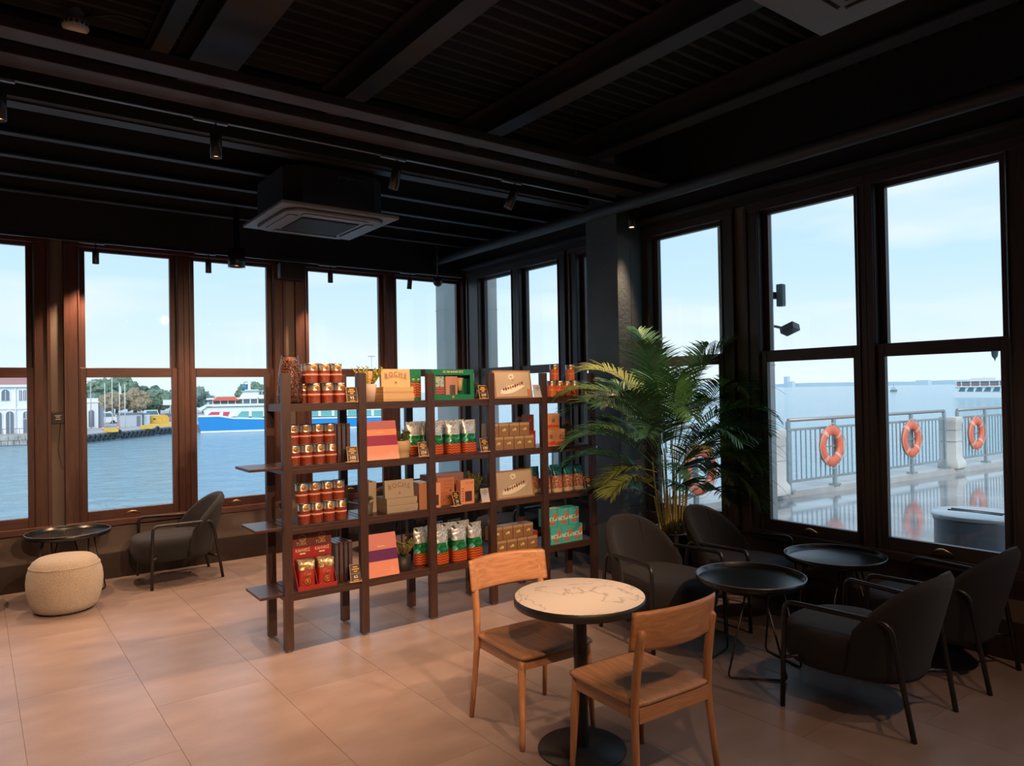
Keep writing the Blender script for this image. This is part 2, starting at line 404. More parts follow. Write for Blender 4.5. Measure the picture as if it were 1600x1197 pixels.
# ceiling ---------------------------------------------------------------
def corr(x0, x1, y0, y1, z, pitch=.12, amp=.022):
    m = MB(); n = int((y1 - y0) / pitch * 4); ys = []
    for k in range(n + 1):
        y = y0 + (y1 - y0) * k / n; ph = k % 4; ys.append((y, z + (amp if ph in (1, 2) else -amp)))
    A = [m.bm.verts.new((x0, y, zz)) for y, zz in ys]; B = [m.bm.verts.new((x1, y, zz)) for y, zz in ys]
    A2 = [m.bm.verts.new((x0, y, z + .12)) for y, zz in (ys[0], ys[-1])]; B2 = [m.bm.verts.new((x1, y, z + .12)) for y, zz in (ys[0], ys[-1])]
    for k in range(n): m.bm.faces.new((A[k], A[k + 1], B[k + 1], B[k]))
    m.bm.faces.new((A2[0], A2[1], B2[1], B2[0])); m.bm.faces.new((A[0], B[0], B2[0], A2[0])); m.bm.faces.new((A[-1], B[-1], B2[1], A2[1]))
    return m
ceil = struct(corr(XL, XR + .1, YN, 5.06, 3.98).build('ceiling', M_ceil))
struct(MB().box(XL, XR + .1, 5.06, YB + .1, 3.86, 3.98).build('ceiling', M_ceil))
def ibeam(axis, c, a, b, z0, z1, w, name='ceiling_beam', m=None):
    t = .014; q = MB(); h = w / 2
    pts = [(c - h, z0), (c + h, z0), (c + h, z0 + t), (c + .008, z0 + t), (c + .008, z1 - t), (c + h, z1 - t), (c + h, z1), (c - h, z1), (c - h, z1 - t), (c - .008, z1 - t), (c - .008, z0 + t), (c - h, z0 + t)]
    q.prism(pts, 'x' if axis == 'x' else 'y', a, b) if axis == 'x' else q.prism(pts, 'y', a, b)
    return struct(q.build(name, m or M_beam))
for x, w in ((1.20, .28), (2.13, .15), (3.32, .15), (4.40, .15), (-.02, .15), (-1.2, .15)): ibeam('y', x, YN + .01, 4.99, 3.74, 3.95, w)
ibeam('y', .93, YN + .01, 4.99, 3.82, 3.95, .10)
for y in (5.12, 5.70, 6.22, 6.74, 7.26): ibeam('x', y, XL + .01, XR - .10, 3.45, 3.86, .12 if y < 5.3 else .07)
# girder across the room with its two bottom flanges
for ya, yb, zz in ((4.06, 4.20, 3.45), (4.34, 4.52, 3.44)): struct(MB().box(XL + .01, XR - .12, ya, yb, zz, zz + .06).build('ceiling_rail', M_beamw, bevel=.006))
struct(MB().box(XL + .01, XR - .10, 4.995, 5.055, 3.46, 3.96).build('ceiling_beam', M_ceil))
# round service pipe by the right wall, slim conduit and ledge
pipe = MB().tube([(4.60, YN + .02, 3.325), (4.60, 7.62, 3.325)], .052, 16).build('service_pipe', M_beam); tag(pipe, 'round black pipe hung under the ceiling along the right-hand windows', 'pipe')
b = MB()
for k, (a, c) in enumerate(((YN + .02, 4.60), (5.06, 7.6))): b.box(4.93, 5.02, a, c, 3.235, 3.26)
struct(b.build('trim_3', M_beam))
for x, y in ((3.93, 4.30), (4.18, 4.30)): tag(MB().tube([(x, y, 3.46), (x, y, 3.95)], .005, 6).build('hanger_rod', M_beam), 'thin black hanger rod above the double beam, %s one' % ('left' if x < 4 else 'right'), 'rod')

# ================================================================== LIGHTS AND CEILING EQUIPMENT
def track(name, p0, p1, label):
    t = thing(name, label, 'light track', p0)
    d = Vector(p1) - Vector(p0); m = MB(); L_ = d.length; ang = math.atan2(d.y, d.x); R_ = Matrix.Rotation(ang, 4, 'Z')
    m.box(0, L_, -.018, .018, 0, .035, R_); m.build('rail_body', M_blackmetal, t, .002)
    m = MB(); m.box(0, L_, -.006, .006, -.0015, .0005, R_); m.build('conductor_strip', mat('track_grey', (.30, .30, .31), .4), t)
    return t
track('light_track', (XL + .2, 4.56, 3.385), (4.96, 4.56, 3.385), 'long black light track under the double ceiling beam, nearer one')
track('light_track', (XL + .2, 7.50, 3.125), (4.9, 7.50, 3.125), 'long black light track above the far windows')

def spot(loc, tilt, az, power, size, lit=True, label='', grp='spot lamps on the near track', r=.034, h=.15, blend=.6):
    """lamp hanging from its track; loc = point on the track underside"""
    t = thing('track_lamp', label, 'lamp', loc, 0, grp)
    MB().box(-.10, .10, -.014, .014, -.012, 0).build('adapter', mat('adapter_grey', (.22, .22, .24), .35), t, .002)
    MB().tube([(.03, 0, -.01), (.03, 0, -.075)], .006, 8).build('stem', M_blackmetal, t)
    Rm = Matrix.Translation((.03, 0, -.07)) @ Euler((0, 0, az)).to_matrix().to_4x4() @ Euler((tilt, 0, 0)).to_matrix().to_4x4()
    b = MB(); b.lathe([(r * .92, .012), (r, .006), (r, -h), (r * .86, -h), (r * .80, -h + .016)], 24, M=Rm, cap=False); b.lathe([(.0001, .012), (r * .92, .012)], 24, M=Rm, cap=False)
    hd = b.build('lamp_head', M_blackmetal, t, smooth=False)
    MB().lathe([(.0001, -h + .016), (r * .80, -h + .016)], 24, M=Rm, cap=False).build('lens', M_lens if lit else M_lampoff, hd)
    if lit and power > 0:
        ld = bpy.data.lights.new('spot_bulb', 'SPOT'); ld.energy = power; ld.color = WARM; ld.spot_size = radians(size); ld.spot_blend = blend; ld.shadow_soft_size = .03
        lo = bpy.data.objects.new('spot_bulb', ld); COL.objects.link(lo); lo.parent = t; lo.matrix_local = Rm @ Matrix.Translation((0, 0, -h - .01))
    return t
near_lamps = [(-2.4, 0, 0, 80), (-1.1, 0, 0, 80), (.12, 0, 0, 80), (1.20, 0, 0, 80), (2.44, .25, .6, 80), (3.50, .42, .9, 80), (4.82, .20, 2.50, 56)]
names = ['second lamp out past the left edge', 'lamp just out past the left edge', 'at the left edge of the view', 'above the left end of the shelf, lit, pointing down', 'above the middle of the shelf, turned away', 'tilted sideways, between the shelf and the column', 'lit, in front of the slate column']
for (x, ti, az, on), nm in zip(near_lamps, names):
    spot((x - .03, 4.545 if x > 4.7 else 4.56, 3.385), ti, az, SPOT_W, on, True, 'small black cylinder spot lamp %s' % nm)
far_l = [(-1.6, 0, 'past the left edge over the far windows'), (-.45, 0, 'over the far-left windows, out of view'), (.907, 1, 'lit, over the second far window'), (1.886, 0, 'unlit, over the third far window'), (3.164, 1, 'lit, over the shelf against the far windows'), (4.16, 0, 'tilted black one near the far corner')]
for x, on, nm in far_l:
    spot((x - .03, 7.50, 3.125), 0 if x < 4 else .2, 0, SPOT_W * .8 if on or x < 0 else 0, 95, bool(on) or x < 0, 'small black track spot lamp %s' % nm, 'spot lamps on the far track', .028, .12)
t = thing('downlight', 'wide lit cylinder downlight with glass rim hanging near the far windows', 'lamp', (2.03, 7.05, 2.94))
MB().lathe([(.075, 0), (.078, .004), (.078, .17), (.03, .175), (.03, .92)], 28, cap=False).build('housing', M_blackmetal, t)
MB().lathe([(.0001, .02), (.05, .02)], 24, cap=False).build('lens', M_lens, t)
MB().lathe([(.076, -.012), (.080, -.012), (.080, 0), (.076, 0)], 28, cap=False).build('glass_rim', glass_mat('clear_glass', (.9, .9, .9), 2), t)
ld = bpy.data.lights.new('downlight_bulb', 'SPOT'); ld.energy = SPOT_W * .8; ld.color = WARM; ld.spot_size = radians(100); ld.spot_blend = .7; ld.shadow_soft_size = .04
lo = bpy.data.objects.new('downlight_bulb', ld); COL.objects.link(lo); lo.parent = t; lo.location = (0, 0, -.015)
# lamps on a second track behind and beside the viewpoint
track('light_track', (XL + .2, .0, 3.385), (4.5, .0, 3.385), 'black light track overhead, out of the top of the view')
for x, w in ((-2.2, .9), (-.7, .9), (.9, .6), (2.4, .40), (3.9, .40)):
    spot((x - .03, .0, 3.385), .42, 0, SPOT_W * w, 84, True, 'small black cylinder spot lamp overhead behind the viewpoint, %s' % {-2.2: 'far left', -.7: 'left', .9: 'middle', 2.4: 'right', 3.9: 'nearest the windows'}[x], 'spot lamps on the overhead track')

for k, (x, w) in enumerate(((.2, 1.0), (1.65, 1.2), (3.1, 1.2))):  # unseen accent lamps, added to brighten the shelf front
    spot((x - .03, -.25, 3.385), 1.12, (-.33, -.12, .02)[k], SPOT_W * w * 1.9, 52, True, 'small black accent lamp added unseen behind the viewpoint to brighten the shelf, %s' % ('left', 'middle', 'right')[k], 'added accent lamps behind the viewpoint')

def cassette(name, label, loc, s=.475, h=.30, grille_n=22, rz=0):
    t = thing(name, label, 'air conditioner', loc, rz)
    MB().prism([(-s * .86, -s * .62), (-s * .62, -s * .86), (s * .62, -s * .86), (s * .86, -s * .62), (s * .86, s * .62), (s * .62, s * .86), (-s * .62, s * .86), (-s * .86, s * .62)], 'z', .04, .04 + h).build('case', M_dark, t, .004)
    MB().box(-s, s, -s, s, .015, .04).build('panel', M_acgrey, t, .006)
    # raised round-cornered centre
    def rr(a, r, n=6):
        P = []
        for cxx, cyy, a0 in ((a - r, a - r, 0), (-a + r, a - r, 90), (-a + r, -a + r, 180), (a - r, -a + r, 270)):
            for k in range(n + 1): q = radians(a0 + 90 * k / n); P.append((cxx + r * cos(q), cyy + r * sin(q)))
        return P
    MB().prism(rr(s * .86, s * .26), 'z', .008, .0148).build('shadow_gap', M_dark, t)
    MB().prism(rr(s * .84, s * .25), 'z', -.008, .012).build('face', M_acgrey, t, .004)
    for k in range(4):
        R_ = Matrix.Rotation(k * pi / 2, 4, 'Z')
        MB().box(-s * .56, s * .56, s * .60, s * .74, -.016, -.009, R_ @ Matrix.Rotation(0, 4, 'X')).build('louvre', M_acgrey, t, .002)
        MB().box(-s * .56, s * .56, s * .575, s * .60, -.0085, -.0078, R_).build('slot', M_dark, t)
    g = MB().box(-s * .50, s * .50, -s * .50, s * .50, -.012, -.0085).build('grille_back', M_dark, t)
    m = MB()
    for k in range(grille_n):
        y = -s * .48 + s * .96 * (k + .5) / grille_n; m.box(-s * .49, s * .49, y - .004, y + .004, -.018, -.012)
    m.build('grille_bars', mat('grille_dark', (.05, .045, .045), .5), t, kind='stuff')
    for sx in (-1, 1):
        for sy in (-1, 1): MB().tube([(sx * s * .7, sy * s * .7, .04 + h), (sx * s * .7, sy * s * .7, 3.9 - loc[2])], .005, 6).build('hanger_rod', M_beam, t)
    return t
ac = cassette('ceiling_cassette', 'square grey cassette air conditioner hanging in front of the far windows', (2.25, 5.53, 3.07), .47)
m = MB(); 
for k in range(4): m.box(-.02 + k * .075, -.016 + k * .075, -.417, -.405, .25, .29)
m.box(-.02, .21, -.417, -.405, .286, .290); m.build('slot_trim', M_steel, ac)
cassette('ceiling_cassette', 'square grey cassette air conditioner cut off by the top edge at right', (2.485, 1.175, 3.21), .475)
t = thing('smoke_detector', 'round white smoke detector on the black ceiling', 'smoke detector', (.495, 4.83, 3.87))
MB().lathe([(.05, .11), (.05, .045), (.068, .040), (.070, .0), (.056, -.022), (.034, -.035), (.0001, -.036)], 28, cap=False).build('body', M_white, t)
m = MB()
for k in range(16):
    a = k * pi / 8; m.box(.058, .0725, -.005, .005, .006, .022, Matrix.Rotation(a, 4, 'Z'))
m.build('vent_slots', M_dark, t)
MB().tube([(0, 0, .07), (.2, -.12, .085), (.32, -.10, .09), (.40, 0, .09)], .006, 8).build('cable', M_dark, t)
t = thing('security_camera', 'small dome security camera with pale ring in the far corner', 'camera', (4.42, 7.30, 3.02))
MB().lathe([(.0001, -.055), (.03, -.045), (.048, -.02), (.052, 0), (.052, .03), (.0001, .03)], 24, cap=False).build('dome', M_blackmetal, t)
MB().tube([(.06 * cos(a), 0, -.06 * sin(a)) for a in [pi * k / 12 for k in range(13)]], .006, 8).build('ring', M_white, t)
MB().tube([(0, 0, .03), (0, 0, .85)], .008, 8).build('stem', M_blackmetal, t)
t = thing('wall_speaker', 'dark box with pale side panel above the pier between far windows', 'speaker', (2.78, 7.645, 3.04))
MB().box(-.13, .13, -.05, .05, -.09, .10).build('case', M_dark, t, .008)
MB().box(-.145, -.13, -.045, .045, -.08, .08).build('side_panel', mat('pale_blue_plastic', (.18, .24, .27), .4), t, .004)
t = thing('thermostat', 'small black wall thermostat with white print between far windows', 'thermostat', (.618, YB - .032, 1.53))
MB().box(-.052, .052, -.022, 0, -.052, .052).build('case', mat('soft_black', (.02, .018, .018), .3), t, .006)
for dz, w in ((.022, .05), (.008, .03), (-.010, .04)): MB().box(-w / 2, w / 2, -.0235, -.022, dz - .003, dz + .003).build('mark', mat('print_white', (.7, .7, .7), .5), t)
MB().tube([(.02, -.006, -.05), (.0, -.006, -.3), (.03, -.006, -.47), (.055, -.006, -.45)], .0025, 6).build('cable', M_dark, t)

# ================================================================== SEATING
def arc_path(a, b, c, r, n=5):
    """points rounding the corner b between a and c"""
    a, b, c = Vector(a), Vector(b), Vector(c); u = (a - b).normalized(); v = (c - b).normalized()
    p, q = b + u * r, b + v * r
    return [p * (1 - t) ** 2 + b * 2 * t * (1 - t) + q * t ** 2 for t in [k / n for k in range(n + 1)]]
def pillow(fn_mid, fn_nor, th, nu, nv, mb=None, edge=.10):
    """closed padded panel from a mid-surface; th(u,v) half thickness"""
    m = mb or MB()
    def prof(s): s = min(s, 1 - s); return 1 if s > edge else sqrt(max(0, 1 - (1 - s / edge) ** 2))
    def us(n, k):  # denser near the rim
        t = k / (n - 1); return t
    def F(side):
        def g(u, v):
            k = prof(u) * prof(v); return fn_mid(u, v) + fn_nor(u, v) * (th(u, v) * k * side)
        return g
    m.grid(F(1), nu, nv); m.grid(F(-1), nu, nv)
    return m
def make_armchair():
    t = thing('armchair', 'x', 'armchair')
    for s in (1, -1):
        A, B_, C_, D = (s * .345, .30, 0), (s * .335, .285, .558), (s * .275, -.235, .545), (s * .255, -.325, 0)
        pts = [A] + arc_path(A, B_, C_, .055) + arc_path(B_, C_, D, .06) + [D]
        fr = MB().tube(pts, .0135, 12).build('arm_frame', M_blackmetal, t)
        MB().tube([(s * .262, -.29, .20), (s * .13, -.22, .215)], .011, 8).build('stretcher', M_blackmetal, fr)
        MB().tube([(s * .342, .293, .26), (s * .22, .2, .27)], .010, 8).build('bracket', M_blackmetal, fr)
    # deep round-fronted seat
    m = MB(); nph = 44; prof = [(.0, .215), (.80, .213), (.93, .222), (.985, .245), (1.0, .285), (1.0, .36), (.985, .395), (.94, .418), (.86, .430), (.5, .440), (.0, .442)]
    def plan(a):
        e = 2.7; c, s_ = cos(a), sin(a); x = math.copysign(abs(c) ** (2 / e), c) * .300; y = math.copysign(abs(s_) ** (2 / e), s_) * .345
        return x * (1.0 if y > 0 else .93), y + .065
    rings = []
    for r, z in prof:
        rings.append([m.bm.verts.new((plan(2 * pi * k / nph)[0] * max(r, .002), .065 + (plan(2 * pi * k / nph)[1] - .065) * max(r, .002), z)) for k in range(nph)])
    for A, B_ in zip(rings, rings[1:]):
        for k in range(nph): f = m.bm.faces.new((A[k], A[(k + 1) % nph], B_[(k + 1) % nph], B_[k])); f.smooth = True
    m.bm.faces.new(rings[0][::-1]); m.bm.faces.new(rings[-1])
    m.build('seat', M_fabric, t)
    # wrap-around back shell: arch outline, leaning back
    def mid(u, v):
        a = (u - .5) * 2; ph = a * radians(80)
        top = .772 - .30 * abs(a) ** 2.6; bot = .20 + .05 * abs(a) ** 2
        z = bot + (top - bot) * v; lean = (z - .2) * .30
        flare = 1 + .08 * (z - .2)
        return Vector((.292 * sin(ph) * flare, -.02 - .20 * cos(ph) - lean * (.55 + .45 * cos(ph)) + .06 * (1 - cos(ph)), z))
    def nor(u, v):
        e = .01; p = mid(u, v); du = mid(min(u + e, 1), v) - mid(max(u - e, 0), v); dv = mid(u, min(v + e, 1)) - mid(u, max(v - e, 0))
        return du.cross(dv).normalized()
    bk = pillow(mid, nor, lambda u, v: .042 - .012 * v, 33, 21, edge=.12).build('backrest', M_fabric, t, weld=True)
    # piping seams
    m = MB()
    for uu in (.33,):
        m.tube([mid(uu, v / 10 * .92 + .04) - nor(uu, v / 10 * .92 + .04) * (.034) for v in range(11)], .0022, 6)
    m.build('seam', M_fabric, bk)
    MB().box(.285, .291, -.10, -.085, .405, .425).build('brand_tag', mat('tag_grey', (.5, .5, .5), .5), t)
    return t
AC0 = make_armchair()
chairs = [
    ((1.545, 7.32), 90, 'charcoal armchair with thin metal arms under the far windows, beside the cream pouf', 'armchairs by the far windows'),
    ((-.27, 7.36), -90, 'charcoal armchair cut off by the left edge, facing the tray table', 'armchairs by the far windows'),
    ((3.83, 3.42), 176, 'charcoal armchair behind the marble table, facing the viewer', 'armchairs around the tray tables'),
    ((4.60, 3.33), 186, 'charcoal armchair in front of the palm, facing the viewer', 'armchairs around the tray tables'),
    ((3.80, 1.93), 2, 'charcoal armchair seen from behind, nearest the viewer at right', 'armchairs around the tray tables'),
    ((4.66, 1.92), 3, 'charcoal armchair seen from behind, at the right edge by the window', 'armchairs around the tray tables'),
    ((3.48, 7.05), 4, 'charcoal armchair behind the shelf, left of the two backs seen through it', 'armchairs behind the shelf'),
    ((4.24, 6.92), -3, 'charcoal armchair behind the shelf, right of the two backs seen through it', 'armchairs behind the shelf'),
    ((4.42, 5.85), 92, 'charcoal armchair behind the right end of the shelf, near the column', 'armchairs behind the shelf'),
]
for i, ((x, y), rz, lab, g) in enumerate(chairs):
    if i == 0: o = AC0; o.location = (x, y, 0); o.rotation_euler = (0, 0, radians(rz)); o['label'] = lab; o['group'] = g
    else: dup(AC0, (x, y, 0), radians(rz), lab, g)

# tray tables --------------------------------------------------------
def make_tray():
    t = thing('tray_table', 'x', 'table')
    R_ = .322
    MB().lathe([(.0001, .516), (R_ - .006, .516), (R_, .520), (R_ + .004, .55), (R_, .553), (R_ - .004, .55), (R_ - .010, .526), (R_ - .02, .523), (.0001, .523)], 56, cap=False).build('tray', M_tray, t)
    m = MB(); m.tube([((R_ + .0005) * cos(a), (R_ + .0005) * sin(a), .552) for a in [2 * pi * k / 56 for k in range(57)]], .0035, 6, cap=False); m.build('rim', mat('worn_rim', (.10, .105, .115), .25, spec=.8), t)
    for k in range(3):
        a0 = radians(90 + 120 * k); a1, a2 = a0 - .34, a0 + .34
        P = lambda a, r, z: (r * cos(a), r * sin(a), z)
        b1, b2 = P(a1 - .28, .285, .008), P(a2 + .28, .285, .008); t1, t2 = P(a1 + .1, .19, .516), P(a2 - .1, .19, .516)
        pts = [t1] + arc_path(t1, b1, b2, .03) + arc_path(b1, b2, t2, .03) + [t2]
        MB().tube(pts, .0065, 8).build('leg', M_blackmetal, t)
    MB().lathe([(.0001, .49), (.20, .49), (.205, .5), (.205, .517), (.0001, .517)], 32, cap=False).build('hub_plate', M_blackmetal, t)
    return t
T0 = make_tray(); T0.location = (3.80, 2.65, 0); T0.rotation_euler = (0, 0, radians(12)); T0['label'] = 'round black tray table between the armchairs, nearer of the pair'; T0['group'] = 'black tray tables'
dup(T0, (4.69, 2.60, 0), .4, 'round black tray table pushed up to the right-hand window', 'black tray tables')
dup(T0, (.655, 7.335, 0), 0.0, 'round black tray table by the far windows behind the cream pouf', 'black tray tables')
dup(T0, (3.45, 6.15, 0), .7, 'round black tray table glimpsed behind the product shelf', 'black tray tables')

# cream pouf -----------------------------------------------------------
t = thing('pouf', 'round cream boucle pouf stool on the floor at far left', 'pouf', (.585, 6.84, 0))
prof = [(r_ * .845, z_) for r_, z_ in [(.0001, .012), (.235, .012), (.262, .025), (.285, .07), (.305, .13), (.318, .20), (.320, .25), (.312, .31), (.292, .365), (.265, .405), (.225, .428), (.15, .440), (.0001, .444)]]
MB().lathe(prof, 48, cap=False).build('cover', M_boucle, t)
MB().lathe([(.0001, 0), (.194, 0), (.199, .014), (.0001, .014)], 40, cap=False).build('base', M_dark, t)
MB().tube([(.247 * cos(a), .247 * sin(a), .366) for a in [2 * pi * k / 48 for k in range(49)]], .0035, 6, cap=False).build('seam', M_boucle, t)

# bistro table -----------------------------------------------------------
t = thing('bistro_table', 'round bistro table with white marbled top and black pedestal', 'table', (2.30, 2.55, 0))
MB().lathe([(.0001, .717), (.309, .717), (.309, .729), (.305, .731), (.0001, .731)], 64, cap=False).build('tabletop', M_marble, t)
MB().lathe([(.0001, .69), (.309, .69), (.313, .694), (.313, .726), (.3092, .7295), (.3092, .712), (.0001, .712)], 64, cap=False).build('edge_band', mat('edge_black', (.014, .013, .013), .35), t)
MB().lathe([(.032, .012), (.032, .69)], 28, cap=False).build('column', M_blackmetal, t)
MB().lathe([(.0001, 0), (.208, 0), (.211, .004), (.208, .010), (.06, .014), (.036, .02), (.0001, .02)], 56, cap=False).build('base_plate', mat('base_black', (.02, .02, .021), .45, var=.3, scale=30), t)

# wooden chairs ------------------------------------------------------------
def make_wchair():
    t = thing('wooden_chair', 'x', 'chair')
    def leg(x0, y0, x1, y1, z1, r0, r1): return MB().tube([(x0 + (x1 - x0) * k / 8, y0 + (y1 - y0) * k / 8, z1 * k / 8) for k in range(9)], lambda q: r0 + (r1 - r0) * min(1, q * 1.6), 14)
    for s in (1, -1):
        leg(s * .215, .205, s * .198, .185, .425, .012, .019).build('front_leg', oak, t)
        m = MB(); P = [(s * .235, -.245, 0), (s * .226, -.222, .20), (s * .216, -.205, .40), (s * .212, -.215, .55), (s * .208, -.238, .70), (s * .207, -.245, .735), (s * .2065, -.2465, .748)]
        m.tube(P, lambda q: (.0125 + .0065 * min(1, q * 2)) if q < .8 else (.019 - .010 * max(0, (q - .9) * 10) ** 2), 14); m.build('rear_leg', oak, t)
        m = MB(); m.box(min(s * .188, s * .212), max(s * .188, s * .212), -.20, .19, .372, .422); m.build('side_rail', oakY, t, .003)
    MB().box(-.20, .20, .178, .200, .372, .422).build('front_rail', oakX, t, .003)
    MB().box(-.205, .205, -.222, -.200, .362, .425).build('back_rail', oakX, t, .003)
    # dished seat with rounded corners
    m = MB(); n = 25
    def S(top):
        def g(u, v):
            a, b_ = u * 2 - 1, v * 2 - 1; k = 1 - .10 * (abs(a) ** 8) * (abs(b_) ** 8)
            # squircle mapping for rounded corners
            x = a * sqrt(1 - .10 * b_ ** 6 * abs(a) ** 3) * .225; y = b_ * sqrt(1 - .10 * a ** 6 * abs(b_) ** 3) * .225
            d = max(abs(a), abs(b_)); dish = -.012 * max(0, 1 - (a * a + (b_ + .1) ** 2) * 1.2) * 1.0
            z = .449 + dish - (.006 * max(0, d - .93) / .07) if top else .424 + .004 * max(0, d - .93) / .07
            return Vector((x, y, z))
        return g
    m.grid(S(True), n, n); m.grid(S(False), n, n)
    gt, gb = S(True), S(False)
    for u0, u1, v0, v1 in [(k / 24, (k + 1) / 24, 0, 0) for k in range(24)] + [(k / 24, (k + 1) / 24, 1, 1) for k in range(24)] + [(0, 0, k / 24, (k + 1) / 24) for k in range(24)] + [(1, 1, k / 24, (k + 1) / 24) for k in range(24)]:
        vs = [m.bm.verts.new(p) for p in (gb(u0, v0), gb(u1, v1), gt(u1, v1), gt(u0, v0))]; f = m.bm.faces.new(vs); f.smooth = True
    m.build('seat', oakY, t, weld=True)
    # curved back board in front of the posts
    def mid(u, v):
        a = (u - .5) * 2; z = .655 + .165 * v + .006 * (1 - a * a) * (1 if v > .5 else -.3)
        return Vector((a * .245, -.262 + .055 * a * a - (z - .655) * .16 + .0, z))
    def nor(u, v): a = (u - .5) * 2; return Vector((-.47 * a, 1, .15)).normalized()
    pillow(mid, nor, lambda u, v: .010, 37, 17, edge=.09).build('backrest', oakX, t, weld=True)
    return t
W0 = make_wchair(); W0.location = (2.335, 2.215, 0); W0.rotation_euler = (0, 0, radians(-3)); W0['label'] = 'light oak chair nearest the viewer, its back to the camera, at the marble table'; W0['group'] = 'oak chairs at the bistro table'
dup(W0, (2.295, 2.90, 0), radians(176), 'light oak chair on the far side of the marble table, facing the viewer', 'oak chairs at the bistro table')

# ================================================================== POTTED PALM
rp = random.Random(11)
M_leaf = [mat('palm_green', (.11, .27, .08), .38, var=.35, scale=9, spec=.5), mat('palm_deep_green', (.05, .17, .09), .38, var=.3, scale=9), mat('palm_yellow_green', (.24, .31, .08), .4, var=.3, scale=7)]
M_stem = mat('palm_cane', (.46, .40, .13), .5, var=.3, scale=30, stretch=(1, 1, .3))
PX, PY = 4.72, 4.06
palm = thing('potted_palm', 'tall areca palm in a round dark pot beside the slate column', 'plant', (PX, PY, 0))
MB().lathe([(.0001, 0), (.17, 0), (.19, .02), (.235, .30), (.25, .50), (.253, .505), (.24, .51), (.228, .50), (.222, .46), (.0001, .46)], 40, cap=False).build('pot', mat('pot_navy', (.010, .013, .030), .15, spec=.7, coat=.5), palm)
m = MB()
for k in range(260):
    a = rp.random() * 2 * pi; r = .215 * sqrt(rp.random()); s_ = rp.uniform(.008, .018)
    m.box(-s_, s_, -s_ * .7, s_ * .7, -s_ * .4, s_ * .4, Matrix.Translation((r * cos(a), r * sin(a), .468 + rp.random() * .012)) @ Euler((rp.random() * 3, rp.random() * 3, rp.random() * 3)).to_matrix().to_4x4())
m.build('bark_chips', mat('bark_red', (.16, .055, .035), .8, var=.4, scale=40), palm, kind='stuff')
for k in range(24):
    a = rp.random() * 2 * pi; r = .10 * sqrt(rp.random()); h = rp.uniform(.75, 1.25); b0 = Vector((r * cos(a), r * sin(a), .455)); b1 = Vector((r * cos(a) * 1.8, r * sin(a) * 1.5, h))
    MB().tube([b0.lerp(b1, q / 6) + Vector((sin(q) * .003, 0, 0)) for q in range(7)], lambda q: .0085 * (1 - .45 * q), 8).build('cane', M_stem, palm)
def frond(az, z0, elev, length, droop, mi, leaf=.31, base_r=.10, n=38, roll=0, curl=0, min_y=None):
    """arching rachis with two rows of narrow leaflets"""
    p = Vector((base_r * cos(az), base_r * sin(az) * .8, z0 * 1.04)); el = elev; pts = [p.copy()]; tans = []
    N_ = 24
    for k in range(N_):
        d = Vector((cos(az) * cos(el), sin(az) * cos(el), sin(el))); tans.append(d); p = p + d * (length / N_); pts.append(p.copy()); el -= droop / N_ * (0.35 + 1.3 * k / N_); az += curl / N_
    tans.append(tans[-1]); m = MB(); m.tube(pts, lambda q: .0045 * (1 - .8 * q), 6)
    for k in range(n):
        q = .30 + .70 * k / (n - 1); f = q * N_; i = min(int(f), N_ - 1); c = pts[i].lerp(pts[i + 1], f - i); T = tans[i]
        side = T.cross(Vector((0, 0, 1)));
        if side.length < .05: side = Vector((1, 0, 0))
        side.normalize(); up = side.cross(T).normalized()
        ll = leaf * (sin(pi * min(1, .16 + .80 * (q - .30) / .7)) ** .6) * rp.uniform(.85, 1.1)
        for s in (1, -1):
            fw = .45 + .75 * (q - .3) / .7; d = (side * s * 1.0 + T * fw + up * rp.uniform(.30, .55)).normalized(); w = .0066 * rp.uniform(.85, 1.1)
            g = Vector((0, 0, -1)); b0 = c; P_ = []; dd = d.copy(); st = 4
            for j in range(st + 1):
                P_.append(b0.copy()); b0 = b0 + dd * ll / st; dd = (dd + g * .22 * (.5 + rp.random() * .5)).normalized()
            nrm = d.cross(up).normalized(); wv = (nrm * .85 + up * .25).normalized()
            if min_y is not None: P_ = [Vector((v.x, v.y if v.x < XR - PX - .08 else v.y, v.z)) for v in P_]
            ws = (.5, 1, 1, .7, .08); A = []; B_ = []
            for j, v in enumerate(P_):
                v.x = min(v.x, XR - PX - .10)
                if v.y > cy0 - PY - .03 and v.x > cx0 - PX - .03:
                    if v.y - (cy0 - PY - .03) < v.x - (cx0 - PX - .03): v.y = cy0 - PY - .03
                    else: v.x = cx0 - PX - .03
                A.append(m.bm.verts.new(v + wv * w * ws[j])); B_.append(m.bm.verts.new(v - wv * w * ws[j]))
            for j in range(st): fc = m.bm.faces.new((A[j], A[j + 1], B_[j + 1], B_[j])); fc.smooth = True
    bmesh_me = m.bm
    me = bpy.data.meshes.new('frond'); bmesh_me.to_mesh(me); bmesh_me.free(); me.materials.append(M_leaf[mi])
    o = bpy.data.objects.new('frond', me); COL.objects.link(o); o.parent = palm
    if mi == 2: o['label'] = 'yellowing palm frond'
    return o
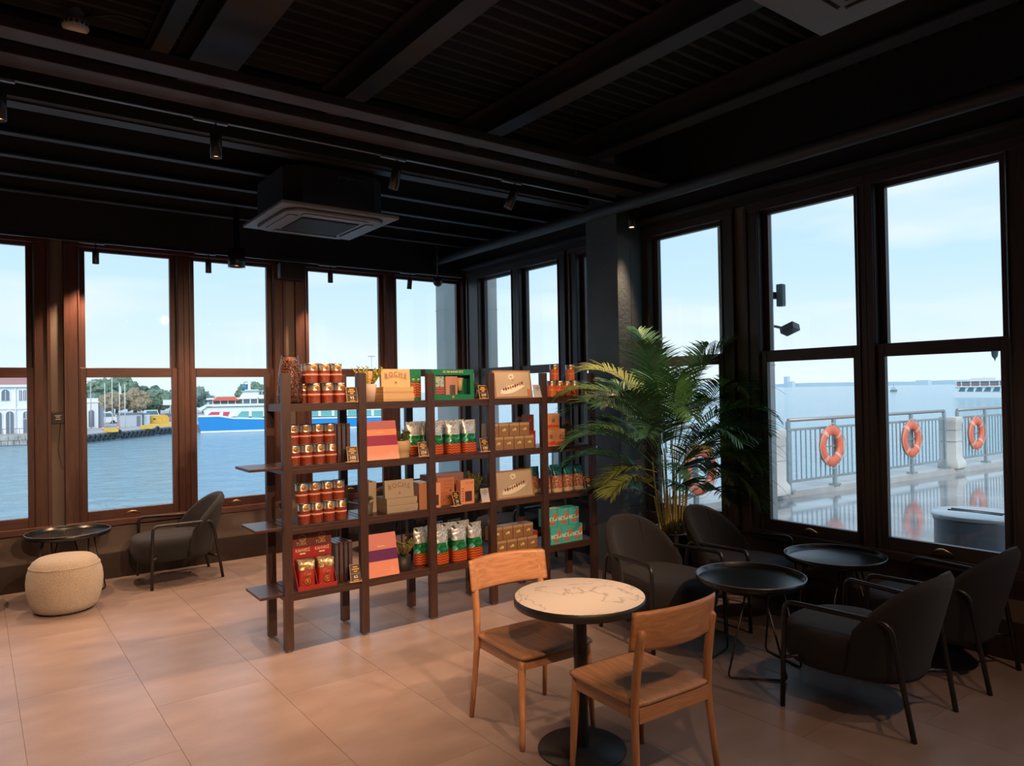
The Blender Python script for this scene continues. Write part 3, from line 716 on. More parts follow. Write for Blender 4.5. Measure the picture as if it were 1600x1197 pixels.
# directions: camera right is about -37 degrees, camera left about 143 degrees
cr_, cl_ = radians(-37), radians(143)
specs = [  # az, z0, elev, length, droop, mat
 (cl_, 1.15, 1.15, 1.10, 1.9, 0), (cl_ + .5, 1.05, 1.2, 1.0, 1.6, 1), (cl_ - .35, 1.1, 1.05, 1.12, 2.1, 0), (cl_ + .15, .95, .9, .95, 1.7, 1), (cl_ - .1, .85, .75, .85, 1.4, 1),
 (cl_ + .45, .78, .75, .56, 1.9, 2), (cl_ - .5, 1.2, 1.3, 1.15, 1.9, 2), (cl_ - .9, 1.0, 1.0, .95, 1.8, 1), (cl_ + .8, 1.1, 1.2, .9, 1.5, 1),
 (cr_, 1.15, 1.15, 1.18, 2.0, 0), (cr_ + .3, 1.1, 1.05, 1.15, 2.1, 1), (cr_ - .3, 1.0, .95, 1.05, 1.8, 1), (cr_ - .15, .85, .85, 1.05, 1.9, 0), (cr_ + .15, .75, .75, 1.0, 1.9, 1),
 (cr_ - .6, 1.05, 1.1, 1.05, 2.0, 0), (cr_ + .6, 1.15, 1.2, 1.0, 1.7, 1), (cr_ - .9, .95, 1.0, .9, 1.7, 1),
 (radians(-127), 1.1, 1.1, .95, 1.9, 0), (radians(-100), 1.0, .95, .9, 1.8, 1), (radians(-150), 1.0, 1.0, .9, 1.7, 1), (radians(-127), .85, .7, .75, 1.3, 1), (radians(-175), 1.1, 1.15, 1.0, 1.8, 1),
 (radians(60), 1.1, 1.3, 1.0, 1.2, 1), (radians(20), 1.1, 1.3, .95, 1.2, 1), (radians(100), 1.1, 1.25, .95, 1.3, 1),
 (radians(80), 1.2, 1.50, 1.05, .7, 1), (radians(-60), 1.2, 1.42, 1.0, 1.0, 0), (radians(200), 1.2, 1.42, 1.02, 1.2, 1), (radians(-20), 1.2, 1.40, 1.02, 1.1, 1), (cl_ + .1, .95, .35, .5, 1.6, 2), (radians(-110), .9, .9, .7, 1.2, 2),
 (cr_ + .1, .70, .45, .7, 1.2, 1), (cr_ + .05, .98, .75, 1.08, 1.9, 0), (cr_ - .12, .72, .70, 1.05, 2.0, 0), (cl_ - .2, 1.0, .95, .9, 1.9, 0), (radians(-127), 1.15, 1.35, .9, 1.3, 0), (radians(-50), .9, .7, .8, 1.7, 0), (cl_ - .4, .72, .50, .6, 1.1, 1), (radians(-127), .75, .6, .6, .9, 1)]
for sp in specs: frond(*sp)

# ================================================================== PRODUCT SHELF
SH = thing('product_shelf', 'dark wooden open product shelf with four tiers standing in mid-room', 'shelf', (1.634, 4.70, 0), radians(-1.0))
SHM = Matrix.Translation((1.634, 4.70, 0)) @ Matrix.Rotation(radians(-1.0), 4, 'Z')
PXS = (0, .543, 1.099, 1.651, 2.192, 2.738); PW = .058; DEP = .395
TZ = (1.645, 1.225, .825, .385)
for i, x in enumerate(PXS):
    box_ob('post', walnut, SH, x, x + PW, 0, .045, .012, 1.852, .002)
    box_ob('post', walnut, SH, x, x + PW, DEP - .045, DEP, .012, 1.852, .002)
    for y in (.022, DEP - .022): MB().lathe([(.012, 0), (.012, .013)], 12, c=(x + PW / 2, y, 0)).build('levelling_foot', M_steel, SH)
for j, z in enumerate(TZ):
    for i in range(5):
        a, b_ = PXS[i] + PW, PXS[i + 1]
        box_ob('shelf_board', walnutX, SH, a - .0, b_, .012, DEP - .012, z - .020, z, .001)
        box_ob('front_rail', walnutX, SH, a, b_, .006, .028, z - .052, z - .0205, .001)
        box_ob('back_rail', walnutX, SH, a, b_, DEP - .028, DEP - .006, z - .052, z - .0205, .001)
    for x in PXS: box_ob('side_rail', walnut, SH, x + .008, x + PW - .008, .045, DEP - .045, z - .052, z - .0005)
    if j: box_ob('end_board', walnutX, SH, (-.215, -.180, -.155)[j - 1], 0, .02, DEP - .05, z - .018, z, .002)

def put(o, xw, yl, z, rz=0, label=None, group=None):
    p = SHM @ Vector((xw - 1.634, yl, z)); o.location = p; o.rotation_euler = (0, 0, radians(-1.0) + rz)
    if label: o['label'] = label
    if group: o['group'] = group
    return o
def putdup(src, xw, yl, z, rz=0, label=None, group=None):
    global _u_
    if not src.get('used'): src['used'] = 1; return put(src, xw, yl, z, rz, label, group)
    o = dup(src, (0, 0, 0)); return put(o, xw, yl, z, rz, label, group)

M_tin = mat('tin', (.62, .56, .48), .28, metal=.85)
M_rust = mat('coffee_print', (.26, .045, .018), .4, var=.45, scale=70)
M_pink = mat('pink_band', (.88, .45, .36), .45)
M_gold = mat('gold_seal', (.75, .36, .05), .35, metal=.3)
M_goldline = mat('seal_line', (.25, .09, .02), .5)
M_kraft = mat('kraft_card', (.68, .47, .24), .6, var=.05, scale=4)
M_ink = mat('brown_ink', (.22, .12, .06), .6)
M_orange = mat('orange_print', (.72, .16, .05), .35, var=.25, scale=40)
def seal(par, y, z, r, m1=M_gold, m2=M_goldline, x=0, tilt=0):
    s_ = MB().lathe([(.0001, .0012), (r, .0012), (r, 0)], 24, M=Matrix.Translation((x, y, z)) @ Matrix.Rotation(pi / 2 - tilt, 4, 'X'), cap=False).build('seal', m1, par)
    q = MB().tube([(x + r * .72 * cos(a), y - .0016, z + r * .72 * sin(a)) for a in [2 * pi * k / 20 for k in range(21)]], r * .05, 5, cap=False)
    for k in range(3): a = .5 + k * 1.05; q.tube([(x + r * .6 * cos(a), y - .0016, z + r * .6 * sin(a)), (x + r * .12 * sin(a), y - .0016, z - r * .12 * cos(a)), (x - r * .6 * cos(a), y - .0016, z - r * .6 * sin(a))], r * .05, 5)
    q.build('emblem', m2, s_)
def make_can(name, label, cat, r=.042, h=.137, wrap=M_rust, band=M_pink, top=.64):
    t = thing(name, label, cat)
    MB().lathe([(.0001, 0), (r * .97, 0), (r, .003), (r, h - .006), (r * .96, h - .004), (r * .96, h - .001), (.0001, h - .002)], 28, cap=False).build('tin', M_tin, t)
    MB().lathe([(r + .0006, .006), (r + .0006, h * top)], 28, cap=False).build('printed_wrap', wrap, t)
    if band: MB().lathe([(r + .0012, h * .40), (r + .0012, h * .475)], 28, cap=False).build('band', band, t)
    MB().lathe([(r + .0016, h - .010), (r + .002, h - .003), (r * .98, h + .001), (r * .93, h - .001)], 28, cap=False).build('rim', M_steel, t)
    seal(t, -r - .0006, h * .80, .0165)
    return t
can = make_can('coffee_can', 'x', 'can')
rows = [('upper', TZ[0], [(1.893, 1), (1.98, 1), (2.066, 1)], [(1.872, 0), (1.958, 0), (2.045, 0)]), ]
y0c = .085
# tier 1: three on three, more behind
g = 'coffee cans on the top tier, left bay'
for k, x in enumerate((1.885, 1.975, 2.065)): putdup(can, x, y0c, TZ[0], .15, 'rust-red can, bottom row of the top left bay, %s' % ('leftmost of three in front', 'middle of three in front', 'rightmost, beside the price card')[k], g)
for k, x in enumerate((1.868, 1.955, 2.042)): putdup(can, x, y0c, TZ[0] + .138, .1, 'rust-red coffee can stacked on top in the top left bay, %s' % ('leftmost', 'middle', 'rightmost')[k], g)
for k, (x, y, z) in enumerate(((1.842, .17, 0), (1.93, .175, 0), (1.87, .175, .138))): putdup(can, x, y, TZ[0] + z, 0, 'rust-red can in the second rank, top left bay, %s' % ('lower one at left', 'lower one behind the middle can', 'upper one')[k], g)
for ti, (z, xs, dx) in enumerate(((TZ[1], (1.735, 1.822, 1.910, 1.997), -.008), (TZ[2], (1.800, 1.888, 1.976, 2.064), -.014))):
    nm = ('second tier', 'third tier')[ti]; g = 'coffee cans on the %s, left bay' % nm
    for k, x in enumerate(xs):
        putdup(can, x, y0c, z, .1 * (k % 2), 'rust-red coffee can in the bottom row on the %s, %s of four' % (nm, ORD[k] if k < 3 else 'rightmost'), g)
        putdup(can, x + dx, y0c + .004, z + .138, -.1 * (k % 2), 'rust-red coffee can in the top row on the %s, %s of four' % (nm, ORD[k] if k < 3 else 'rightmost'), g)
# orange cans at the right of the top tier
ocan = make_can('drink_can', 'x', 'can', .040, .140, M_orange, mat('orange_band', (.8, .34, .12), .4), .72)
for k, x in enumerate((4.010, 4.096, 4.182, 4.268)): putdup(ocan, x, .10, TZ[0], 0, 'orange can at the right of the top tier, %s in bottom row' % (ORD[k] if k < 3 else 'rightmost'), 'orange cans on the top tier')
for k, x in enumerate((4.045, 4.225)): putdup(ocan, x, .10, TZ[0] + .141, 0, 'orange can with gold top stacked above the others at the right end, %s of two' % ('left', 'right')[k], 'orange cans on the top tier')

# tall glass jar of coffee beans
t = thing('bean_jar', 'tall tapered glass jar of brown coffee beans, left end of the top tier', 'jar')
pr = [(.075, .0), (.085, .01), (.088, .06), (.080, .16), (.066, .26), (.056, .318), (.056, .330)]
MB().lathe([(.0001, 0)] + pr + [(.050, .330), (.050, .318)], 32, cap=False).build('glass', glass_mat('jar_glass', (.90, .93, .95), 1.6), t)
m = MB(); rb = random.Random(3)
m.lathe([(.0001, .008)] + [(r - .015, z) for r, z in pr[1:6]] + [(.0001, .300)], 28, cap=False)
for k in range(1500):
    a = rb.random() * 2 * pi; z = rb.uniform(.012, .298); r = [r0 + (r1 - r0) * (z - z0) / (z1 - z0) for (r0, z0), (r1, z1) in zip(pr, pr[1:]) if z0 <= z <= z1][0] - .011
    m.lathe([(.0001, -.0065), (.0042, -.003), (.0048, 0), (.0042, .003), (.0001, .0065)], 6, M=Matrix.Translation((r * cos(a), r * sin(a), z)) @ Euler((rb.random() * 3, rb.random() * 3, 0)).to_matrix().to_4x4(), cap=False)
m.build('coffee_beans', mat('coffee_bean', (.16, .060, .035), .30, var=.6, scale=60), t, kind='stuff')
put(t, 1.735, .14, TZ[0])
t = thing('dark_canister', 'matt black canister behind the bean jar on the top tier', 'canister')
MB().lathe([(.0001, 0), (.05, 0), (.052, .004), (.052, .17), (.048, .176), (.0001, .178)], 28, cap=False).build('body', M_dark, t)
MB().lathe([(.053, .150), (.054, .152), (.054, .174), (.049, .179), (.0001, .180)], 28, cap=False).build('lid', M_blackmetal, t)
put(t, 1.79, .30, TZ[0])

# price cards ---------------------------------------------------------------
M_card = mat('card_black', (.02, .014, .010), .45); M_frame = mat('card_frame', (.55, .33, .17), .5); M_amber = mat('amber_print', (.85, .45, .05), .5); M_cream = mat('cream_print', (.88, .74, .55), .5)
def price_card(label, digits, xw, z, rz=-.12, wh=(.072, .108), pale=False):
    t = thing('price_card', label, 'price card')
    R_ = Matrix.Rotation(-.30, 4, 'X'); w, h = wh[0] / 2, wh[1]
    o = box_ob('card', mat('card_pale', (.42, .48, .55), .25) if pale else M_card, t, -w, w, -.002, .002, .004, h, M=R_)
    m = MB(); m.box(-w - .003, -w, -.0035, .0035, 0, h + .003, R_); m.box(w, w + .003, -.0035, .0035, 0, h + .003, R_); m.box(-w, w, -.0035, .0035, 0, .003, R_); m.box(-w, w, -.0035, .0035, h, h + .003, R_); m.build('frame', M_frame, t)
    box_ob('foot', M_frame, t, -w - .012, w, -.012, .045, -.0005, .0025)
    f = lambda x, zz: R_ @ Vector((x, -.0026, zz))
    for k, ww in enumerate((.036, .050, .030)):
        zc = h * (.86 - .13 * k); m = MB(); 
        n = int(ww / .008)
        for q in range(n): x = (q - (n - 1) / 2) * .0085; m.box(x - .0032, x + .0032, -.0032, -.002, zc - .0042, zc + .0042, R_)
        m.build('print', mat('grey_print', (.16, .18, .2), .5) if pale else M_amber, o)
    box_ob('rule', M_frame, o, -w * .9, w * .9, -.003, -.002, h * .47, h * .485, M=R_)
    p = f(0, h * .28); text_ob('price', digits, .031, M_cream, o, p, (pi / 2 - .30, 0, 0), align='CENTER')
    p = f(0, h * .10); m = MB(); m.box(-.018, .018, -.0032, -.002, h * .08, h * .11, R_); m.build('print', M_amber, o)
    put(t, xw, .006, z + .001, rz); return t
price_card('black price card with amber print beside the cans, top tier', '95', 2.132, TZ[0])
price_card('black price card with amber flower print beside the green gift box, top tier', '109', 3.245, TZ[0])
price_card('pale glossy price card right of the gold gift box, top tier', '', 3.795, TZ[0], -.12, (.066, .108), True)
price_card('dark price card at the far right end of the top tier, by the palm', '95', 4.335, TZ[0])
price_card('black price card reading 105 beside the cans, second tier', '105', 2.130, TZ[1])
price_card('dark price card right of the cream flowerpot, second tier', '250', 2.695, TZ[1])
price_card('dark price card beside the foil snack bags, second tier', '100', 3.250, TZ[1])
price_card('small price card in front of the orange carton, third tier', '79', 2.985, TZ[2], .25)
price_card('pale glossy price card right of the window carton, third tier', '', 3.245, TZ[2], -.12, (.066, .108), True)
price_card('dark price card right of the teal pouches, third tier', '85', 4.345, TZ[2])
price_card('black price card reading 65 on the lowest tier, left bay', '65', 2.140, TZ[3], -.12, (.074, .118))

# small potted plants ------------------------------------------------------
def small_plant(label, xw, yl, z, potm, pr, ph, kind, hgt, mi, taper=.72, seed=1, shallow=False):
    rr = random.Random(seed); t = thing('potted_plant', label, 'plant')
    if shallow: prof = [(.0001, 0), (pr * .86, 0), (pr * .88, .004), (pr * .88, ph * .40), (pr * .98, ph * .42), (pr, ph * .96), (pr * .97, ph), (pr * .9, ph * .96), (pr * .88, ph * .86), (.0001, ph * .86)]
    else: prof = [(.0001, 0), (pr * taper, 0), (pr * taper * 1.02, .004), (pr, ph), (pr * .93, ph), (pr * .9, ph * .88), (.0001, ph * .88)]
    MB().lathe(prof, 32, cap=False).build('pot', potm, t)
    m = MB(); Z0 = ph * .88
    def leafblade(b0, d, L_, w):
        s_ = d.cross(Vector((0, 0, 1)));
        if s_.length < .1: s_ = Vector((1, 0, 0))
        s_.normalize(); n_ = s_.cross(d).normalized() * w * .5
        p = [b0, b0 + d * L_ * .5 + s_ * w + n_, b0 + d * L_, b0 + d * L_ * .5 - s_ * w + n_]; v = [m.bm.verts.new(q) for q in p]; m.bm.faces.new(v)
    if kind == 'spike':
        for k in range(15):
            a = rr.random() * 2 * pi; lean = rr.uniform(.05, .75); d = Vector((cos(a) * lean, sin(a) * lean, 1)).normalized(); L_ = hgt * rr.uniform(.65, 1.0)
            b0 = Vector((pr * .4 * cos(a), pr * .4 * sin(a), Z0)); m.tube([b0 + d * L_ * q / 3 for q in range(4)], .0022, 4)
            for q in range(26):
                c = b0 + d * L_ * (.12 + .88 * q / 26); an = q * 2.4; leafblade(c, (d * .8 + Vector((cos(an), sin(an), 0))).normalized(), .024, .0062)
    elif kind == 'succulent':
        for k in range(9):
            a = k * 2.4; r0 = pr * .75 * sqrt(k / 9); c = Vector((r0 * cos(a), r0 * sin(a), Z0 + hgt * (.45 - .3 * k / 9)))
            m.tube([(c.x, c.y, Z0 - .01), c], .003, 4)
            for q in range(22):
                an = q * 2.4; e = .2 + 1.1 * (1 - q / 22); d = Vector((cos(an) * cos(e), sin(an) * cos(e), sin(e))); leafblade(c, d, .036, .010)
    else:
        for k in range(26):
            a = rr.random() * 2 * pi; lean = rr.uniform(.1, 1.0); d = Vector((cos(a) * lean, sin(a) * lean, 1)).normalized(); L_ = hgt * rr.uniform(.55, 1.0)
            b0 = Vector((pr * .3 * cos(a), pr * .3 * sin(a), Z0)); m.tube([b0, b0 + d * L_], .0016, 4)
            for q in range(16):
                c = b0 + d * L_ * (.3 + .7 * q / 16); an = rr.random() * 6.28; leafblade(c, Vector((cos(an), sin(an), .7)).normalized(), rr.uniform(.018, .030), .0085)
    m.build('leaves', mi, t, kind='stuff'); put(t, xw, yl, z); return t
M_pl_y = mat('leaf_lime', (.42, .40, .06), .5, var=.3, scale=20); M_pl_g = mat('leaf_olive', (.16, .20, .06), .5, var=.3, scale=20); M_pl_d = mat('leaf_dusky', (.10, .095, .055), .5, var=.3, scale=20); M_pl_k = mat('leaf_khaki', (.33, .29, .10), .55, var=.3, scale=20)
P_taupe = mat('pot_taupe', (.34, .25, .19), .6); P_cream = mat('pot_cream', (.62, .47, .25), .55); P_black = mat('pot_charcoal', (.03, .028, .028), .5); P_ol = mat('pot_olive', (.10, .10, .08), .5)
small_plant('lime-green spiky plant in a taupe square-shouldered pot, top tier behind the post', 2.288, .085, TZ[0], P_taupe, .062, .128, 'spike', .165, M_pl_y, .72, 2)
small_plant('dusky rosette plant in a dark pot right of the green gift box, top tier', 3.262, .16, TZ[0], P_black, .05, .075, 'succulent', .075, M_pl_d, .8, 3)
small_plant('small bushy plant in a cream two-step pot, second tier', 2.548, .10, TZ[1], P_cream, .074, .125, 'bush', .10, M_pl_g, .8, 4, True)
small_plant('dusky succulent in a charcoal pot at the right end of the second tier', 4.215, .13, TZ[1], P_black, .070, .115, 'succulent', .12, M_pl_d, .8, 5)
small_plant('green rosette plant in an olive pot behind the post, third tier', 2.29, .16, TZ[2], P_ol, .055, .085, 'succulent', .09, mat('leaf_sage', (.20, .25, .14), .5, var=.2, scale=20), .85, 6)
small_plant('tall spiky green plant in a dark pot, third tier', 3.205, .12, TZ[2], P_black, .060, .075, 'spike', .19, M_pl_g, .8, 7)
small_plant('khaki bushy plant in a charcoal pot, lowest tier', 2.565, .13, TZ[3], P_black, .066, .10, 'bush', .16, M_pl_k, .8, 8)
small_plant('small plant in a taupe pot near the back left post, third tier', 1.76, .33, TZ[2], P_taupe, .045, .075, 'spike', .06, M_pl_g, .7, 9)

# boxes of kraft card with arched lettering ------------------------------------
def kraft_set(label_t, xw, z, dark=False, lbl=''):
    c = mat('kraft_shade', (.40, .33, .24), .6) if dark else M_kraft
    def bx(nm, label, w, d, h, xw_, yl, zz, lidded=True):
        t = thing(nm, label, 'box'); box_ob('tray', c, t, -w / 2, w / 2, 0, d, 0, h, .001)
        if lidded: box_ob('lid', c, t, -w / 2 - .002, w / 2 + .002, -.002, d + .002, h * .30, h + .001, .001)
        put(t, xw_, yl, zz); return t
    bx('gift_box', 'flat kraft gift box at the bottom of the %s' % lbl, .250, .20, .052, xw + .012, .05, z)
    bx('gift_box', 'flat kraft gift box in the middle of the %s' % lbl, .246, .20, .050, xw + .010, .052, z + .054)
    t = thing('gift_box', 'upright kraft box with arched lettering, on top of the %s' % lbl, 'box')
    w, h, d = .235, .132, .035
    box_ob('lid', c, t, -w / 2, w / 2, 0, d * .5, 0, h, .001); box_ob('tray', c, t, -w / 2 + .002, w / 2 - .002, d * .5, d, .002, h - .002, .001)
    for k, ch in enumerate('BOCHE'):
        a = (k - 2) * .16; text_ob('letter', ch, .048, M_ink, t, (sin(a) * .25, -.0008, .082 + (cos(a) - 1) * .25 + .012), (pi / 2, 0, 0), sx=.95)
    pts = [(-.09 + .18 * k / 16, -.0012, .058 + .022 * sin(pi * k / 16)) for k in range(17)]; MB().tube(pts, .0009, 5).build('arc_line', M_ink, t)
    seal(t, -.0005, .035, .010, c, M_ink)
    put(t, xw - .005, .06, z + .106); t.rotation_euler[0] = -.06
    for k in range(2):
        t = thing('gift_box', 'thin kraft box on edge left of %s, %s' % (lbl, ('nearer one', 'farther one')[k]), 'box'); box_ob('tray', c, t, 0, .030, 0, .18, 0, .225, .001); box_ob('lid', c, t, -.002, .012, -.002, .182, -.0002, .227, .001)
        put(t, xw - .205 + .04 * k, .16 + .02 * k, z)
kraft_set('', 2.505, TZ[0], False, 'kraft stack on the top tier')
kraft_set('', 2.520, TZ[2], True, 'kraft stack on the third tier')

# green gift sets ---------------------------------------------------------------
M_green = mat('gift_green', (.012, .20, .095), .35, var=.08, scale=4); M_deep = mat('box_inside', (.02, .03, .03), .6)
W_or = wave_mat('basket_print', (.62, .13, .03), (.24, .03, .012))
M_peach = mat('peach_card', (.74, .34, .19), .5); M_window = mat('carton_window', (.10, .045, .04), .2)
t = thing('gift_set', 'green window gift box reading FİLTRE KAHVE SETİ on the top tier', 'gift box')
w, h, d = .382, .236, .10; fx, fz0, fz1 = .035, .040, .045
m = MB(); m.box(-w / 2, -w / 2 + fx, 0, .004, 0, h); m.box(w / 2 - fx, w / 2, 0, .004, 0, h); m.box(-w / 2 + fx, w / 2 - fx, 0, .004, 0, fz0); m.box(-w / 2 + fx, w / 2 - fx, 0, .004, h - fz1, h); m.build('front_frame', M_green, t)
m = MB(); m.box(-w / 2, -w / 2 + .003, .004, d, 0, h); m.box(w / 2 - .003, w / 2, .004, d, 0, h); m.box(-w / 2, w / 2, .004, d, h - .003, h); m.box(-w / 2, w / 2, .004, d, 0, .003); m.box(-w / 2, w / 2, d - .003, d, 0, h); m.build('carton', M_green, t)
MB().box(-w / 2 + fx, w / 2 - fx, .005, .006, fz0, h - fz1).build('window_film', pane_glass, t)
text_ob('lettering', 'FİLTRE KAHVE SETİ', .022, mat('pale_gold_print', (.85, .80, .42), .4), t, (0, -.0006, h - .021), sx=.95)
seal(t, -.0004, .020, .010)
box_ob('snack_pack', W_or, t, -.150, -.063, .03, .07, fz0, .10, .004); box_ob('snack_pack_top', foil_mat('foil_pale', [(0, (.12, .3, .3)), (.42, (.75, .72, .5)), (.58, (.35, .62, .66))], .3, 30, .3), t, -.150, -.063, .032, .066, .10, .19, .004)
box_ob('carton_pack', M_peach, t, -.055, .050, .02, .07, fz0 - .002, .182, .001); box_ob('carton_window', mat('umber_film', (.16, .08, .065), .3), t, -.02, .03, .0185, .0202, fz0, .115)
MB().lathe([(.018, 0), (.027, .10)], 20, c=(.085, .045, .07)).build('paper_cup', mat('cup_kraft', (.74, .50, .25), .5), t)
box_ob('teal_pack', mat('teal_foil', (.04, .22, .24), .25), t, .06, .145, .07, .09, .15, .19)
put(t, 2.978, .035, TZ[0])
for k, x in enumerate((2.655, 2.715)):
    t = thing('gift_set', 'green gift set box standing edge-on behind the post on the top tier, %s one' % ('left', 'right')[k], 'gift box')
    box_ob('carton', M_green, t, -.022, .022, 0, .20, 0, .236, .001); box_ob('side_print', W_or, t, -.018, .018, -.0012, 0, .02, .135); seal(t, -.0012, .155, .012, mat('beige_print', (.45, .38, .2), .5), M_goldline)
    put(t, x + .01, .10 + .03 * k, TZ[0])
# carton behind the price card
t = thing('coffee_carton', 'brown printed carton right of the green gift box, top tier', 'carton'); box_ob('carton', mat('brown_carton', (.22, .07, .045), .45), t, -.05, .05, 0, .09, 0, .21, .001)
box_ob('top_print', mat('mauve_print', (.42, .25, .22), .45), t, -.05, .05, -.0012, 0, .15, .21); seal(t, -.001, .10, .022, M_rust, M_cream); put(t, 3.228, .20, TZ[0])

# gold gift boxes with a patterned cone print -----------------------------------------
M_gb = mat('gold_card', (.66, .52, .34), .38, metal=.35, var=.1, scale=3); M_gf = mat('gold_border', (.35, .20, .10), .45); M_ivory = mat('ivory_print', (.86, .80, .66), .4)
def gold_box(label, xw, z, w=.385, h=.232, extra=True):
    t = thing('gift_box', label, 'gift box'); R_ = Matrix.Rotation(-.16, 4, 'X'); d = .045
    b_ = box_ob('lid', M_gf, t, -w / 2, w / 2, 0, d * .5, 0, h, .002, M=R_); box_ob('tray', M_gf, t, -w / 2 + .003, w / 2 - .003, d * .5, d, .003, h - .003, .001, M=R_)
    box_ob('front_print', M_gb, b_, -w / 2 + .018, w / 2 - .018, -.0012, 0, .014, h - .014, M=R_)
    def pr(name, pts, m_, y=-.002, par=b_): MB().prism(pts, 'y', y, y + .0008, R_).build(name, m_, par)
    # cornucopia wrap shape
    n = 12; up = [(-.125 + .24 * k / n, .060 + .035 * (k / n) ** 1.5 + .050 * sin(pi * min(1, k / n * 1.05)) * (1 if k < n else 0) * .6 + .01) for k in range(n + 1)]
    lo_ = [(-.135 + .25 * k / n, .040 + .060 * (k / n) ** 1.6 - .012 * sin(pi * k / n)) for k in range(n + 1)]
    pr('wrap_print', lo_ + [(.135, .150)] + up[::-1], M_ivory)
    cols = [(.10, .03, .02), (.25, .05, .03), (.05, .08, .12), (.45, .20, .06)]; rg = random.Random(len(label))
    for k in range(9):
        c = -.10 + .024 * k; zc = .072 + .055 * ((k + 1) / 9) ** 1.4; s_ = .010 + .004 * (k % 2)
        pr('diamond_print', [(c - s_, zc), (c, zc - s_ * 1.3), (c + s_, zc), (c, zc + s_ * 1.3)], mat('pattern_%d' % (k % 4), cols[k % 4], .5), -.0028)
    # ivory blossom of petals
    for k in range(7):
        a = k * .9; cxx, czz = -.01 + .022 * cos(a), .178 + .016 * sin(a); pr('petal_print', [(cxx + .011 * cos(q), czz + .009 * sin(q)) for q in [2 * pi * i / 10 for i in range(10)]], M_ivory, -.002 - .0001 * k)
    m = MB(); m.tube([R_ @ Vector((-.03 + .05 * k / 8, -.003, .168 + .02 * sin(k))) for k in range(9)], .0012, 5); m.build('line_print', M_ink, b_)
    if extra: box_ob('corner_label', mat('tan_label', (.45, .20, .09), .5), b_, w / 2 - .055, w / 2 - .012, -.003, -.002, .012, .075, M=R_)
    put(t, xw, .018, z); return t
gold_box('gold gift box with a patterned cone print and ivory blossom, top tier', 3.552, TZ[0])
gold_box('gold gift box with a patterned cone print and ivory blossom, third tier', 3.552, TZ[2], extra=False)

# pink-and-orange striped chocolate boxes --------------------------------------------
def stripe_box(label, xw, z, h, w, cols, back):
    t = thing('chocolate_box', label, 'gift box'); R_ = Matrix.Rotation(-.22, 4, 'X'); zs = (0, .36, .62, .78, 1.0)
    b_ = box_ob('box', mat('box_edge_plum', (.20, .07, .08), .5), t, -w / 2, w / 2, 0, .034, 0, h, .001, M=R_)
    for k in range(4): box_ob('colour_band', mat('band_' + cols[k][0], cols[k][1], .42), b_, -w / 2, w / 2, -.0012, 0, h * zs[k], h * zs[k + 1], M=R_)
    m = MB()
    for k in range(9): m.box(-.028 + .0062 * k, -.0238 + .0062 * k, -.002, -.0012, h * .69, h * .71, R_)
    m.build('lettering', M_cream, b_)
    p = R_ @ Vector((w * .28, -.0014, h * .16)); q = MB()
    q.tube([R_ @ Vector((w * .28 + .017 * cos(a), -.0016, h * .16 + .017 * sin(a))) for a in [2 * pi * i / 20 for i in range(21)]], .0010, 5, cap=False)
    for i in range(3): a = .6 + i; q.tube([R_ @ Vector((w * .28 + s_ * .013 * cos(a), -.0016, h * .16 + s_ * .013 * sin(a))) for s_ in (-1, 1)], .0010, 5)
    q.build('emblem', M_cream, b_); put(t, xw, .022, z)
    for k in range(back):
        t2 = thing('chocolate_box', '%s box leaning in the row %s' % (('dark plum', 'dark grey')[k % 2], label.split(' with ')[0].split('striped ')[-1] and label[-13:] + ', %s from the post' % ORD[k]), 'gift box')
        R2 = Matrix.Rotation(-.14, 4, 'X'); c = ((.10, .035, .035), (.05, .045, .055))[k % 2]
        box_ob('box', mat('choc_%d' % (k % 2), c, .35, var=.3, scale=14), t2, -.014, .014, 0, .20, 0, .27, .001, M=Matrix.Identity(4)); box_ob('spine_print', mat('spine_grey', (.10, .085, .10), .4), t2, -.009, .009, -.0012, 0, .05, .25)
        put(t2, xw - w / 2 - .10 - .034 * k, .10, z)
stripe_box('pink, orange and plum striped gift box on the second tier', 2.368, TZ[1], .285, .262, [('salmon', (.92, .36, .24)), ('plum', (.36, .012, .08)), ('orange', (.92, .36, .18)), ('dusty', (.55, .17, .17))], 4)
stripe_box('salmon and violet striped gift box on the lowest tier', 2.362, TZ[3], .305, .245, [('salmon2', (.88, .34, .22)), ('violet', (.13, .012, .11)), ('rose', (.72, .26, .22)), ('rose', (.72, .26, .22))], 4)

